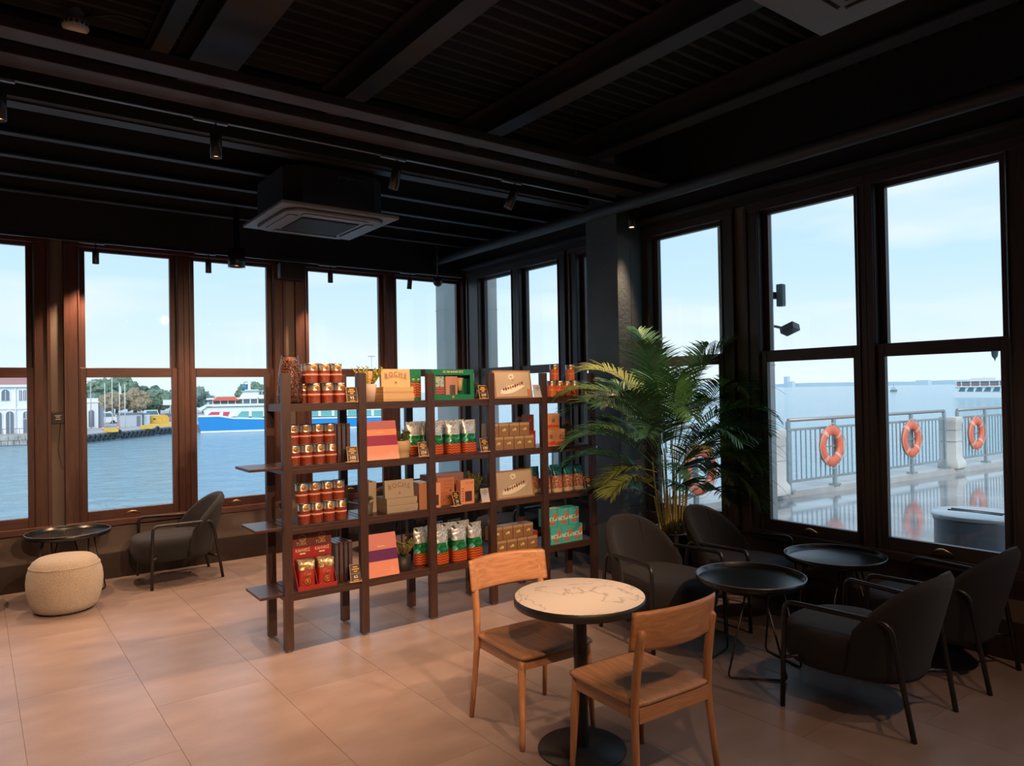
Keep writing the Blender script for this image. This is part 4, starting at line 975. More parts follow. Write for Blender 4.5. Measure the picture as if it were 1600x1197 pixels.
# foil snack bags ------------------------------------------------------------------------
F_top = foil_mat('foil_silver', [(0, (.10, .13, .15)), (.34, (.60, .66, .68)), (.50, (.90, .93, .92)), (.58, (.30, .50, .50)), (.63, (.85, .50, .10)), (.70, (.92, .80, .25))], .20, 15, .45)  # pale blotches are foil highlights painted into the colour
F_mid = foil_mat('foil_green', [(0, (.012, .13, .05)), (.42, (.02, .24, .07)), (.54, (.10, .50, .45)), (.62, (.65, .85, .85))], .22, 18, .25)
def make_bag(name='snack_bag', w=.130, h=.248, th=.040, mats=None, bands=(.36, .60), crumple=.006, seed=1, gusset=True):
    t = thing(name, 'x', 'bag'); mats = mats or [W_or, F_mid, F_top]
    nu, nv = 28, 19; 
    def P(u, v):
        a = 2 * pi * u; wv = w / 2 * (1 - .06 * sin(pi * v)) ; tv = th * (max(0, 1 - v ** 2.2) ** .7) + .0015
        c, s_ = cos(a), sin(a); x = math.copysign(abs(c) ** .55, c) * wv; y = math.copysign(abs(s_) ** .8, s_) * tv
        nn = mnoise.noise_vector(Vector((x * 22 + seed * 7, y * 22, v * 9))) * crumple * (.3 + v)
        return Vector((x + nn.x * .5, y + th + nn.y, v * h + nn.z * .4 * (0 if v < .02 else 1)))
    m = MB()
    V = [[m.bm.verts.new(P(i / nu, j / (nv - 1))) for j in range(nv)] for i in range(nu)]
    for i in range(nu):
        for j in range(nv - 1):
            f = m.bm.faces.new((V[i][j], V[(i + 1) % nu][j], V[(i + 1) % nu][j + 1], V[i][j + 1])); f.smooth = True
            q = (j + .5) / (nv - 1); f.material_index = 0 if q < bands[0] else (1 if q < bands[1] else 2)
    m.bm.faces.new([V[i][0] for i in range(nu)][::-1])
    m.build('pouch', mats, t)
    MB().box(-w / 2 * .97, w / 2 * .97, th - .001, th + .001, h - .004, h + .010).build('seal_strip', mats[2], t)
    return t
bagA, bagB = make_bag(seed=1), make_bag(seed=5, w=.128)
g = 'foil snack bags with woven-basket print, second tier'
for k, x in enumerate((2.835, 2.985, 3.135)): putdup(bagA if k % 2 == 0 else bagB, x, .030, TZ[1], (.1, -.03, .06)[k], 'foil snack bag with woven print, front row of the second tier, %s of three' % ('left', 'middle', 'right')[k], g)
for k, x in enumerate((2.70, 2.82, 2.96, 3.10)): putdup(bagB if k % 2 == 0 else bagA, x, .145, TZ[1], 0, 'foil snack bag in the back row of the second tier, %s of four' % (ORD[k] if k < 3 else 'rightmost'), g)
bagC = make_bag(seed=9, w=.135, h=.275, th=.042)
g = 'foil snack bags with woven-basket print, lowest tier'
for k, x in enumerate((2.862, 3.025, 3.18)): putdup(bagC, x, .030, TZ[3], (.05, -.02, .12)[k], 'foil snack bag with woven print, front row of the lowest tier, %s of three' % ('left', 'middle', 'right')[k], g)
for k, (x, y) in enumerate(((2.745, .12), (2.87, .15), (3.01, .15), (3.14, .15), (2.95, .24), (3.12, .24))): putdup(bagC, x, y, TZ[3], .03 * k, 'foil snack bag behind the front row on the lowest tier, %s' % ('nearest the post at left', 'second rank, left', 'second rank, middle', 'second rank, right', 'third rank, left', 'third rank, right')[k], g)

# brown window boxes of delight ------------------------------------------------------------
M_bronze = mat('bronze_card', (.40, .23, .11), .38, metal=.3, var=.08, scale=5)
def make_cube():
    t = thing('sweet_box', 'x', 'box'); s_ = .100
    box_ob('box', M_bronze, t, -s_ / 2, s_ / 2, 0, s_, 0, s_ * 1.08, .0015)
    box_ob('top_flap', mat('bronze_light', (.62, .43, .25), .35, metal=.3), t, -s_ / 2 + .0015, s_ / 2 - .0015, -.0014, 0, s_ * .86, s_ * 1.06)
    el = [(.030 * cos(a) * 1, .052 + .017 * sin(a) + .006 * cos(a)) for a in [2 * pi * k / 22 for k in range(22)]]
    MB().prism(el, 'y', -.0016, .0).build('window_edge', M_goldline, t)
    MB().prism([(x * .82, .052 + (z - .052) * .8) for x, z in el], 'y', -.0022, -.0010).build('oval_window', foil_mat('delight_fill', [(0, (.16, .05, .02)), (.42, (.65, .48, .12)), (.52, (.80, .75, .55)), (.62, (.30, .06, .04))], .3, 60, 0), t)
    return t
cube = make_cube()
def cube_rows(z, xb, xt, tier):
    g = 'bronze sweet boxes with oval windows, %s' % tier
    for k, x in enumerate(xb): putdup(cube, x, .035, z, 0, 'bronze sweet box with oval window, bottom row of the %s, %s' % (tier, ORD[k]), g)
    for k, x in enumerate(xt): putdup(cube, x, .045, z + .109, 0, 'bronze sweet box with oval window, top row of the %s, %s' % (tier, ORD[k]), g)
cube_rows(TZ[1], (3.395, 3.500, 3.605, 3.710), (3.355, 3.460, 3.565, 3.670), 'second tier')
cube_rows(TZ[3], (3.410, 3.515, 3.620, 3.725), (3.375, 3.480, 3.585, 3.690), 'lowest tier')
M_red = mat('red_carton', (.30, .035, .022), .4, var=.2, scale=30)
def small_box(label, xw, yl, z, w, d, h, m_, band=None, sealz=None, sr=.016, sm=(M_rust, M_cream)):
    t = thing('small_carton', label, 'carton'); box_ob('carton', m_, t, -w / 2, w / 2, 0, d, 0, h, .001)
    if band: box_ob('print_band', band, t, -w / 2 + .001, w / 2 - .001, -.0012, 0, h * .08, h * .28)
    if sealz: seal(t, -.0012, h * sealz, sr, *sm)
    put(t, xw, yl, z); return t
small_box('dark red tall carton behind the post above the bronze boxes, second tier', 3.79, .12, TZ[1] + .14, .075, .07, .135, mat('maroon_carton', (.13, .035, .035), .4), None, .6, .014, (mat("maroon2", (.2, .06, .05), .4), M_goldline))
small_box('red carton in the middle by the bronze boxes, second tier', 3.79, .10, TZ[1] + .069, .075, .10, .070, M_red, None, .5, .014)
small_box('red carton standing lowest by the bronze boxes, second tier', 3.79, .10, TZ[1], .075, .10, .068, M_red, None, .5, .014)
small_box('red carton beside the bronze boxes on the lowest tier', 3.80, .09, TZ[3], .05, .10, .13, M_red, None, .5, .014)
M_peach2 = mat('peach_carton', (.72, .36, .18), .5); B_red = mat('scarlet_band', (.75, .10, .05), .45)
small_box('peach carton on top of two others, right end of the second tier', 3.985, .05, TZ[1] + .146, .132, .09, .132, M_peach2, B_red, .55)
small_box('peach carton in the lower pair at the right end, left one, second tier', 3.957, .045, TZ[1], .098, .10, .144, M_peach2, B_red, .55)
small_box('peach carton in the lower pair at the right end, right one, second tier', 4.058, .045, TZ[1], .100, .10, .144, M_peach2, B_red, .55)

# orange filter-coffee cartons, third tier
def carton(name, label, xw, yl, z, w, h, d, m_, window=False, big=False, lines=('',)):
    t = thing(name, label, 'carton'); b_ = box_ob('carton', m_, t, -w / 2, w / 2, 0, d, 0, h, .001)
    inkr = mat('umber_ink', (.20, .05, .03), .5)
    for k, s_ in enumerate(lines): text_ob('lettering', s_, .017, inkr, t, (w * .16, -.0006, h * (.86 - .12 * k)), sx=1.0, space=1.5)
    if big:
        q = MB()
        for R0, th in ((.058, .0014), (.044, .0012)): q.tube([(-.012 + R0 * cos(a), -.0012, .045 + R0 * sin(a)) for a in [(.06 * pi) + pi * .88 * k / 24 for k in range(25)]], th, 5)
        for R0 in (.036,):
            q.tube([(-.012 + R0 * cos(a), -.0012, .040 + R0 * sin(a)) for a in [2 * pi * k / 24 for k in range(25)]], .0014, 5, cap=False)
            for k in range(4): a = .4 + k * .75; q.tube([(-.012 + R0 * cos(a), -.0012, .040 + R0 * sin(a)), (-.012 + .006 * cos(a + 1.5), -.0012, .040 + .006 * sin(a + 1.5)), (-.012 - R0 * cos(a), -.0012, .040 - R0 * sin(a))], .0013, 5)
        q.build('emblem', inkr, t); seal(t, -.0008, h * .52, .010, inkr, m_, w * .27)
    if window:
        box_ob('window', M_window, t, -w * .18, w * .32, -.0012, 0, h * .10, h * .52); m = MB()
        for k in range(6): m.box(-w * .42, -w * .26, -.0012, -.0004, h * (.12 + .1 * k), h * (.15 + .1 * k))
        m.build('print', inkr, t)
    put(t, xw, yl, z); return t
carton('coffee_carton', 'orange carton with a big round emblem, third tier', 2.935, .10, TZ[2], .150, .215, .09, mat('carton_orange', (.50, .19, .09), .5), big=True, lines=('KAHVE', 'FİLTRE', 'KAHVE'))
carton('coffee_carton', 'peach window carton right of the orange one, third tier', 3.095, .04, TZ[2], .126, .190, .07, M_peach, window=True, lines=('FİLTRE',))
carton('coffee_carton', 'peach window carton left of the orange one, behind the post, third tier', 2.800, .04, TZ[2], .105, .190, .07, M_peach, window=True)
carton('coffee_carton', 'brown printed carton at the right of the kraft stack, third tier', 2.700, .04, TZ[2], .065, .195, .12, mat('carton_umber', (.40, .19, .10), .5))
t = thing('gift_box', 'mauve flat gift box lying behind the cartons, third tier', 'box'); box_ob('box', mat('mauve_box', (.30, .16, .14), .45), t, -.17, .17, 0, .10, 0, .225, .002); box_ob('lid', mat('mauve_box', (.3, .16, .14), .45), t, -.172, .172, -.002, .102, .16, .228, .002); put(t, 3.0, .22, TZ[2])
t = thing('paper_stack', 'white paper sheets on the small carton at the kraft stack, third tier', 'paper'); 
for k in range(3): box_ob('sheet', M_white, t, -.045, .045, 0, .14, .003 * k, .003 * k + .0012)
put(t, 2.71, .05, TZ[2] + .196)

# teal pouches, third tier right
F_teal = foil_mat('teal_pouch', [(0, (.008, .08, .09)), (.45, (.015, .17, .18)), (.62, (.12, .42, .42))], .3, 26, .25)
F_tealp = foil_mat('pouch_print', [(0, (.02, .16, .13)), (.40, (.05, .25, .17)), (.47, (.62, .12, .05)), (.56, (.75, .30, .18)), (.64, (.75, .62, .45))], .35, 45, .05)
F_tan = foil_mat('pouch_base', [(0, (.55, .42, .28)), (.5, (.70, .55, .35)), (.6, (.65, .18, .08))], .4, 40, 0)
pou = make_bag('tea_pouch', .098, .215, .034, [F_tan, F_tealp, F_teal], (.14, .66), .004, 3)
g = 'teal drink pouches on the third tier'
for k, x in enumerate((3.785, 3.915, 4.025, 4.145, 4.265)): putdup(pou, x, (.10, .05, .03, .03, .03)[k], TZ[2], (.25, .1, .05, 0, 0)[k], 'teal stand-up pouch with red print, front row of the third tier, %s' % ORD[k], g)
for k, x in enumerate((3.86, 4.08, 4.20)): putdup(pou, x, .14, TZ[2], 0, 'teal stand-up pouch in the back row of the third tier, %s' % ('left', 'middle', 'right')[k], g)
# turquoise boxes, lowest tier right
def make_turq():
    t = thing('delight_box', 'x', 'box'); w, h, d = .116, .148, .11; Tq = mat('turquoise_card', (.08, .52, .50), .42, var=.06, scale=6); Cr = mat('pale_teal_print', (.55, .72, .62), .5); Rd = mat('coral_print', (.72, .12, .05), .45, var=.25, scale=60)
    box_ob('box', Tq, t, -w / 2, w / 2, 0, d, 0, h, .001)
    m = MB(); m.prism([(-w / 2 + .002, .052), (w / 2 - .002, .052), (w / 2 - .002, .085), (.030, .088), (.012, .080), (-.010, .086), (-.030, .078), (-w / 2 + .002, .084)], 'y', -.0010, 0); m.build('horizon_print', Cr, t)
    m = MB(); m.prism([(.018, .062), (.028, .060), (.048, .072), (.052, .095), (.044, .118), (.034, .132), (.028, .118), (.020, .104), (.026, .085)], 'y', -.0016, -.0004); m.build('figure_print', Rd, t)
    m = MB(); 
    for k in range(7): m.box(-.030 + .0095 * k, -.0225 + .0095 * k, -.0016, -.0004, .020, .044 - .003 * (k % 2))
    m.build('word_print', Rd, t)
    seal(t, -.0010, .066, .010, mat('olive_seal', (.18, .16, .05), .5), Cr, -.004)
    return t
tq = make_turq(); g = 'turquoise boxes on the lowest tier, right end'
for k, x in enumerate((3.962, 4.082, 4.202)): putdup(tq, x + .015, .030, TZ[3], 0, 'turquoise box with coral print, bottom row at the right end, %s' % ('left', 'middle', 'right')[k], g)
for k, x in enumerate((3.925, 4.048, 4.170)): putdup(tq, x + .012, .034, TZ[3] + .149, 0, 'turquoise box with coral print, top row at the right end, %s' % ('left', 'middle', 'right')[k], g)
t = thing('paper_note', 'white paper slip lying on the turquoise boxes', 'paper'); box_ob('sheet', M_white, t, -.08, .06, 0, .09, 0, .0015); put(t, 3.99, .05, TZ[3] + .2985)

# coffee packs in a red card display, lowest tier left -----------------------------------
M_redc = mat('red_display', (.42, .03, .025), .45); M_brn = mat('display_brown', (.13, .03, .022), .45); M_lgold = mat('line_gold', (.62, .40, .16), .45)
for k, x in enumerate((1.80, 1.937)):
    side = ('left', 'right')[k]
    t = thing('coffee_display', 'red card display with tall back reading TÜRK KAHVESİ, %s one, lowest tier' % side, 'display box')
    w, d, h = .136, .10, .362
    box_ob('back_card', M_redc, t, -w / 2, w / 2, d - .004, d, 0, h, .001); 
    box_ob('brown_panel', M_brn, t, -w / 2 + .001, w / 2 - .001, d - .0052, d - .004, h * .745, h - .002)
    box_ob('front_lip', M_redc, t, -w / 2, w / 2, 0, .003, 0, .026); box_ob('floor_card', M_redc, t, -w / 2, w / 2, .003, d - .004, 0, .003)
    for s_ in (-1, 1): MB().prism([(0, 0), (d, 0), (d, .19), (0, .026)], 'x', s_ * w / 2 - .0015, s_ * w / 2 + .0015).build('side_card', M_redc, t)
    text_ob('lettering', 'TÜRK', .031, mat('shaded_cream_print', (.50, .33, .22), .5), t, (-.008, d - .0058, h * .815), sx=.95); text_ob('lettering', 'KAHVESİ', .030, M_cream, t, (0, d - .0048, h * .690), sx=.84)  # upper word in darker cream, its shadow put into the print colour
    box_ob('caption_print', M_cream, t, -.020, .020, d - .005, d - .004, h * .615, h * .640)
    q = MB(); c0 = Vector((0, d - .0062, h * .925))
    q.tube([c0 + Vector((.024 * cos(a), 0, .024 * sin(a))) for a in [2 * pi * i / 24 for i in range(25)]], .0014, 5, cap=False); q.tube([c0 + Vector((.019 * cos(a), 0, .019 * sin(a))) for a in [2 * pi * i / 24 for i in range(25)]], .0010, 5, cap=False)
    for i in range(4): a = .3 + i * .8; q.tube([c0 + Vector((s_ * .018 * cos(a), 0, s_ * .018 * sin(a))) for s_ in (-1, 1)], .0010, 5)
    q.build('emblem', M_lgold, t); put(t, x, .025, TZ[3])
    F_cof = foil_mat('coffee_pack_top', [(0, (.45, .33, .16)), (.5, (.85, .68, .38)), (.62, (.95, .88, .65))], .3, 20, .6); F_cr = foil_mat('coffee_pack_red', [(0, (.20, .02, .018)), (.6, (.48, .04, .03))], .35, 20, .1)
    for q_ in range(2):
        p = make_bag('coffee_pack', .118, .180 if q_ == 0 else .195, .020, [F_cr, F_cr, F_cof if q_ == 0 else mat('pack_dark', (.16, .05, .035), .3)], (.4, .70), .003, 11 + k + 5 * q_)
        p['label'] = 'red and gold coffee pack in the %s display, %s' % (side, 'front one' if q_ == 0 else 'behind the front one'); p['group'] = 'coffee packs in the red displays'
        if q_ == 0:
            seal(p, -.0015, .052, .028, M_rust, M_gold); seal(p, .004, .142, .012); text_ob('lettering', 'TÜRK', .024, M_lgold, p, (0, -.0022, .100), sx=.95)
        put(p, x, .030 + .040 * q_, TZ[3] + (.0035 if q_ == 0 else .0035))

# ================================================================== OUTSIDE
SEA = -4.3
def sea_mat():
    m = bpy.data.materials.new('sea_water'); m.use_nodes = True; t = m.node_tree; b = t.nodes['Principled BSDF']
    b.inputs['Base Color'].default_value = (.25, .42, .51, 1); b.inputs['Roughness'].default_value = .12; b.inputs['IOR'].default_value = 1.33
    tc = t.nodes.new('ShaderNodeTexCoord'); mp = t.nodes.new('ShaderNodeMapping'); t.links.new(tc.outputs['Object'], mp.inputs[0]); mp.inputs['Scale'].default_value = (1, 1, 1)
    n = t.nodes.new('ShaderNodeTexNoise'); n.inputs['Scale'].default_value = .42; n.inputs['Detail'].default_value = 7; n.inputs['Roughness'].default_value = .62; n.inputs['Distortion'].default_value = .4
    t.links.new(mp.outputs[0], n.inputs['Vector'])
    bp = t.nodes.new('ShaderNodeBump'); bp.inputs['Strength'].default_value = 1.0; bp.inputs['Distance'].default_value = .8; t.links.new(n.outputs['Fac'], bp.inputs['Height'])
    t.links.new(bp.outputs[0], b.inputs['Normal']); return m
sea = MB(); sea.box(-4000, 9000, -3000, 9000, -2, 0)
sea = struct(sea.build('sea', sea_mat(), loc=(0, 0, SEA)))

# wet promenade, curb ----------------------------------------------------------
M_wet = mat('wet_paving', (.22, .23, .24), .09, var=.25, scale=1.2, bump=.04, bscale=3, color2=(.34, .35, .36), spec=.6)
M_curb = mat('curb_stone', (.42, .42, .41), .35, var=.12, scale=3)
deck = MB(); deck.prism([(XR + .13, -14), (60, -14), (60, 1.95), (XR + .13, 6.61)], 'z', -.30, -.01)
struct(deck.build('promenade_deck', M_wet))
cu = MB(); cu.prism([(XR + .13, 6.61), (60, 1.95), (60, 2.75), (XR + .13, 7.35)], 'z', -.30, .085); struct(cu.build('promenade_curb', M_curb))
box_ob('promenade_support', M_curb, None, XR + .2, 40, -12, 3, -4.6, -.3, kind='structure')

def RY(x): return 6.33 - .060 * (x - 8.0)       # railing line
M_rail = mat('galvanised_rail', (.30, .36, .38), .4, metal=.4, var=.1, scale=10)
M_railtop = mat('rail_top', (.36, .33, .32), .35, metal=.3)
posts = [5.6, 7.0, 8.0, 9.90, 11.27, 12.5, 13.75, 14.72, 15.25, 16.25, 17.3, 18.3]
sections = [(5.5, 7.9), (9.95, 14.72), (15.22, 19.8), (20.3, 25.0)]
for si, (a, b_) in enumerate(sections):
    t = thing('railing', 'grey metal railing with thin balusters on the wet promenade, %s' % ('section behind the palm', 'section with two life rings', 'section at the right edge', 'farthest section')[si], 'railing', (a, RY(a), .085), math.atan(-.06), 'promenade railings')
    Ln = (b_ - a)
    MB().tube([(0, 0, 1.09), (Ln, 0, 1.09)], .028, 10).build('top_rail', M_railtop, t); 
    for z in (.94, .15): MB().box(0, Ln, -.012, .012, z - .02, z + .02).build('cross_rail', M_rail, t)
    n = int(Ln / .125)
    bb = None
    for k in range(n):
        x = Ln * (k + .5) / n
        if bb is None: bb = MB().box(-.008, .008, -.008, .008, .15, .93).build('baluster', M_rail, t, loc=(x, 0, 0))
        else: o = bpy.data.objects.new('baluster', bb.data); COL.objects.link(o); o.parent = t; o.location = (x, 0, 0)
    np_ = max(2, round(Ln / 1.25) + 1)
    for k in range(np_): x = Ln * k / (np_ - 1); MB().box(x - .035, x + .035, -.02, .02, 0, 1.07).build('post', M_rail, t); MB().box(x - .08, x + .08, -.06, .06, 0, .03).build('foot_plate', M_rail, t)
M_ped = mat('pedestal_stone', (.62, .60, .57), .6, var=.08, scale=4)
for x, nm in ((9.55, 'beside the cream outside pillar'), (14.97, 'between the second and third life rings'), (20.05, 'far along the rail')):
    t = thing('stone_bollard', 'pale squared stone pedestal in the promenade railing, %s' % nm, 'bollard', (x, RY(x), .085))
    MB().lathe([(.26, 0), (.26, .12), (.20, .20), (.20, .84), (.215, .86), (.215, .97), (.0001, .97)], 4, cap=True, M=Matrix.Rotation(pi / 4, 4, 'Z')).build('shaft', M_ped, t, .008)
    for z in (.5, .72): MB().box(-.15, .15, -.146, .146, z, z + .012).build('joint', mat('joint_grey', (.4, .38, .36), .7), t)
M_ring = mat('life_ring_orange', (.78, .17, .09), .45, var=.1, scale=5); M_rope = mat('rope', (.55, .50, .45), .8)
for k, (x, z) in enumerate(((7.87, .58), (10.92, .735), (13.34, .72), (15.76, .705))):
    t = thing('life_ring', 'orange life ring hanging on the promenade railing, %s' % ('behind the palm', 'leftmost of three in the window', 'middle of three in the window', 'rightmost of three in the window')[k], 'life ring', (x, RY(x) - .09, z), math.atan(-.06), 'life rings on the railing')
    Rr = .235 if k else .25; m = MB()
    m.grid(lambda u, v: Vector(((Rr + .075 * cos(2 * pi * v)) * cos(2 * pi * u), .045 * sin(2 * pi * v), (Rr + .075 * cos(2 * pi * v)) * sin(2 * pi * u) * 1.06)), 40, 12, closed_u=True); m.build('ring', M_ring, t, weld=True)
    for q in range(4):
        a = q * pi / 2 + pi / 4; MB().grid(lambda u, v: Vector(((Rr + .079 * cos(2 * pi * v)) * cos(a + (u - .5) * .22), .049 * sin(2 * pi * v), (Rr + .079 * cos(2 * pi * v)) * sin(a + (u - .5) * .22) * 1.06)), 4, 12).build('grip_band', mat('faded_band', (.80, .42, .33), .5), t, weld=True)
    MB().tube([((Rr + .09 + .015 * cos(4 * a)) * cos(a), -.03, (Rr + .09 + .015 * cos(4 * a)) * sin(a) * 1.06) for a in [2 * pi * i / 40 for i in range(41)]], .006, 6, cap=False).build('rope', M_rope, t)
    MB().box(-Rr, Rr, .035, .045, -.02, .0).build('hanger_bar', M_rail, t); MB().box(-.01, .01, .035, .045, -Rr, Rr).build('hanger_bar', M_rail, t)

# exterior pillars -------------------------------------------------------------------
M_pillar = mat('cream_pillar', (.66, .64, .60), .6, var=.05, scale=3)
t = thing('outside_pillar', 'cream square pillar outside the right-hand windows', 'pillar', (5.62, 3.845, -.01)); MB().box(-.13, .13, -.14, .26, 0, 3.9).build('shaft', M_pillar, t, .01); MB().box(-.16, .16, -.17, .29, 0, .12).build('plinth', M_pillar, t, .01); MB().box(-.132, .132, -.142, .262, 1.9, 1.91).build('joint', M_curb, t)
t = thing('outside_pillar', 'pale corner pillar outside the far corner of the room', 'pillar', (5.38, 8.14, -4.2)); MB().box(-.33, .32, -.27, .26, 0, 8.1).build('shaft', mat('grey_pillar', (.46, .48, .46), .6, var=.05, scale=3), t, .01)
for z in (3.0, 5.0, 7.0): 
    MB().box(-.332, .322, -.272, .262, z, z + .012).build('joint', M_curb, t)
t = thing('outdoor_speaker', 'small grey box speaker fixed to the cream outside pillar', 'speaker', (5.80, 3.665, 2.52)); MB().box(-.028, .028, -.03, .03, -.10, .10).build('case', mat('speaker_grey', (.16, .22, .24), .45), t, .006); MB().box(-.06, .0, .03, .06, -.03, .03).build('bracket', M_blackmetal, t); MB().box(-.024, .024, -.032, -.030, -.09, .09).build('front_grille', mat('grille_soft', (.10, .14, .15), .6), t)
t = thing('floodlight', 'dark angled floodlight on the cream outside pillar below the speaker', 'floodlight', (5.85, 3.62, 2.215)); R_ = Matrix.Rotation(radians(-20), 4, 'X') @ Matrix.Rotation(radians(16), 4, 'Y')
MB().box(-.05, .05, -.075, .065, -.032, .032, R_).build('housing', mat('floodlight_grey', (.05, .055, .06), .5), t, .006); MB().tube([(-.02, .05, .01), (-.06, .10, .03), (-.11, .12, .03)], .012, 8).build('arm', M_blackmetal, t)
# round outdoor bin close to the window -----------------------------------------------
t = thing('outdoor_bin', 'grey drum-shaped bin with slotted pale lid outside the right-hand window', 'bin', (6.55, 2.41, -.01))
MB().lathe([(.0001, 0), (.31, 0), (.31, .02), (.305, .58), (.315, .60), (.315, .63), (.0001, .63)], 40, cap=False).build('drum', mat('bin_zinc', (.22, .24, .26), .35, metal=.5), t)
MB().lathe([(.320, .62), (.326, .63), (.326, .645), (.31, .655), (.0001, .66)], 40, cap=False).build('lid', mat('bin_lid', (.62, .66, .68), .25, metal=.3), t)
m = MB()
for y, w in ((-.035, .20), (.035, .20)): m.box(y - .012, y + .012, -w, w, .656, .663)
m.build('slots', M_dark, t, kind='stuff')
t = thing('promenade_lamp', 'lantern lamp post on the promenade, mostly hidden by the right window frame', 'lamp post', (17.95, 5.93, .0))
MB().lathe([(.06, 0), (.06, .3), (.035, .35), (.03, 2.6)], 12).build('post', mat('lamp_green', (.05, .08, .085), .5), t)
MB().tube([(0, 0, 2.5), (-.25, 0, 2.62), (-.62, 0, 2.56), (-.70, 0, 2.50)], .014, 8).build('arm', MATS['lamp_green'], t)
MB().lathe([(.0001, 2.52), (.05, 2.47), (.10, 2.40), (.07, 2.38), (.055, 2.25), (.02, 2.20), (.0001, 2.14)], 12, c=(-.70, 0, 0), cap=False).build('lantern', MATS['lamp_green'], t)

# distant shore at right, haze painted into pale blue-grey colours ------------------------------------------------------------
M_far = mat('haze_hills', (.50, .62, .70), .95, var=.04, scale=.01)
m = MB(); rg = random.Random(2); n = 90
pts = []
for k in range(n + 1):
    y = 3000 - 3100 * k / n; h = 9 + 8 * mnoise.noise(Vector((k * .13, 0, 0))) + 3 * mnoise.noise(Vector((k * .6, 3, 0))) + (7 if k > 62 else 0)
    pts.append((y, max(4, h)))
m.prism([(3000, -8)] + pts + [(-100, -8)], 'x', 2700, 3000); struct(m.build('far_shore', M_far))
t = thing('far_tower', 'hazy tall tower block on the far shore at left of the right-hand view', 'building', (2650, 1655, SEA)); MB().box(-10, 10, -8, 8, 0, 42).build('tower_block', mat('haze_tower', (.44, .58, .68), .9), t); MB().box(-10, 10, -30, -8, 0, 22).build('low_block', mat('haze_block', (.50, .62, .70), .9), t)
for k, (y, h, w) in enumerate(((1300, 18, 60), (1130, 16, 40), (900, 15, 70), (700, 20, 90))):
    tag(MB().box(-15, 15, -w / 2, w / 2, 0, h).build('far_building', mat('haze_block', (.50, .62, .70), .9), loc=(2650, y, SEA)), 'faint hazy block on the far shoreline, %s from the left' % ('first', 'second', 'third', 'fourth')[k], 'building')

M_bw = mat('boat_white', (.80, .82, .82), .4); M_bwin = mat('boat_glass', (.10, .20, .24), .2); M_bblue = mat('hull_blue', (.012, .24, .60), .35); M_bteal = mat('teal_windows', (.16, .42, .42), .25); M_bred = mat('canopy_red', (.75, .12, .07), .5)
# white passenger ferry, right-hand view -----------------------------------------------------
ang = math.atan2(-24, -3)
t = thing('passenger_ferry', 'white two-deck passenger ferry far off at the right edge of the view', 'boat', (317, 121.5, SEA), math.atan2(-1, -.1))
W_ = 9
m = MB(); m.prism([(0, 0), (1.5, -.8), (36, -.8), (36, 2.0), (-.6, 2.2)], 'y', -W_ / 2, W_ / 2); m.build('hull', M_bw, t)
MB().box(.5, 36, -W_ / 2 + .1, W_ / 2 - .1, 2.2, 4.1).build('lower_saloon', M_bw, t); MB().box(.2, 36, -W_ / 2 - .3, W_ / 2 + .3, 4.1, 4.5).build('middle_deck', M_bw, t)
MB().box(1.0, 36, -W_ / 2 + .3, W_ / 2 - .3, 4.5, 6.3).build('upper_saloon', mat('ferry_shade', (.30, .28, .28), .6), t); MB().box(.2, 36, -W_ / 2 - .3, W_ / 2 + .3, 6.3, 6.7).build('roof', M_bw, t)
for s_ in (-1, 1):
    for k in range(11): x = 1.6 + k * 3.1; MB().prism([(x, 2.35), (x + 2.4, 2.35), (x + 2.6, 3.9), (x + .8, 3.9)], 'y', s_ * (W_ / 2 - .08) - .05, s_ * (W_ / 2 - .08) + .05).build('window', M_bwin, t)
    for k in range(10): x = 2.6 + k * 3.4; MB().box(x, x + .4, s_ * (W_ / 2 - .1) - .1, s_ * (W_ / 2 - .1) + .1, 4.5, 6.3).build('deck_post', M_bw, t)
    MB().box(.4, 36, s_ * W_ / 2 - .04, s_ * W_ / 2 + .04, 5.0, 5.15).build('deck_rail', M_bred, t)
MB().box(5, 14, -2, 2, 6.7, 7.6).build('wheelhouse', mat('ferry_mast', (.68, .66, .64), .5), t); MB().lathe([(.15, 7.6), (.12, 9.5)], 8, c=(9, 0, 0)).build('mast', M_bw, t)
t = thing('small_boat', 'tiny dark boat far out on the water left of the passenger ferry', 'boat', (520, 242, SEA), .3); MB().prism([(-5, .2), (5, .2), (6.5, 1.6), (-5, 1.4)], 'y', -1.6, 1.6).build('hull', mat('boat_teal', (.12, .22, .24), .6), t); MB().box(-3, 1, -1.2, 1.2, 1.5, 3.4).build('cabin', mat('boat_grey', (.45, .5, .5), .6), t); MB().box(-.2, .2, -.1, .1, 3.4, 6).build('mast', M_bwin, t)

# blue ferry in the left-hand view ---------------------------------------------------------------
t = thing('blue_ferry', 'blue and white ferry with a red canopy moored beyond the far windows', 'boat', (29.0, 122.25, SEA), math.atan2(-10.7, 27.6)); D = 7.0
hull = MB(); hull.prism([(.3, 0), (30, 0), (30, 1.75), (12, 1.85), (5.2, 2.15), (3.0, 2.55), (-.1, 2.55), (-.25, 2.3)], 'y', 0, D); hull.build('hull', M_bblue, t)
MB().box(.2, 30, -.05, D + .05, .02, .30).build('waterline_stripe', M_bw, t); MB().prism([(-.1, 2.56), (3.0, 2.56), (5.2, 2.16), (12, 1.86), (30, 1.76), (30, 1.98), (12, 2.08), (5.2, 2.40), (2.8, 2.85), (-.1, 2.85)], 'y', -.04, D + .04).build('gunwale', M_bw, t)
MB().prism([(1.0, 2.6), (30, 2.0), (30, 4.1), (.9, 4.1), (.5, 3.6)], 'y', .5, D - .5).build('main_cabin', M_bw, t)
MB().prism([(.2, 3.5), (1.2, 4.25), (30, 4.1), (30, 4.5), (1, 4.6), (-.2, 3.9)], 'y', .1, D - .1).build('main_roof', M_bw, t)
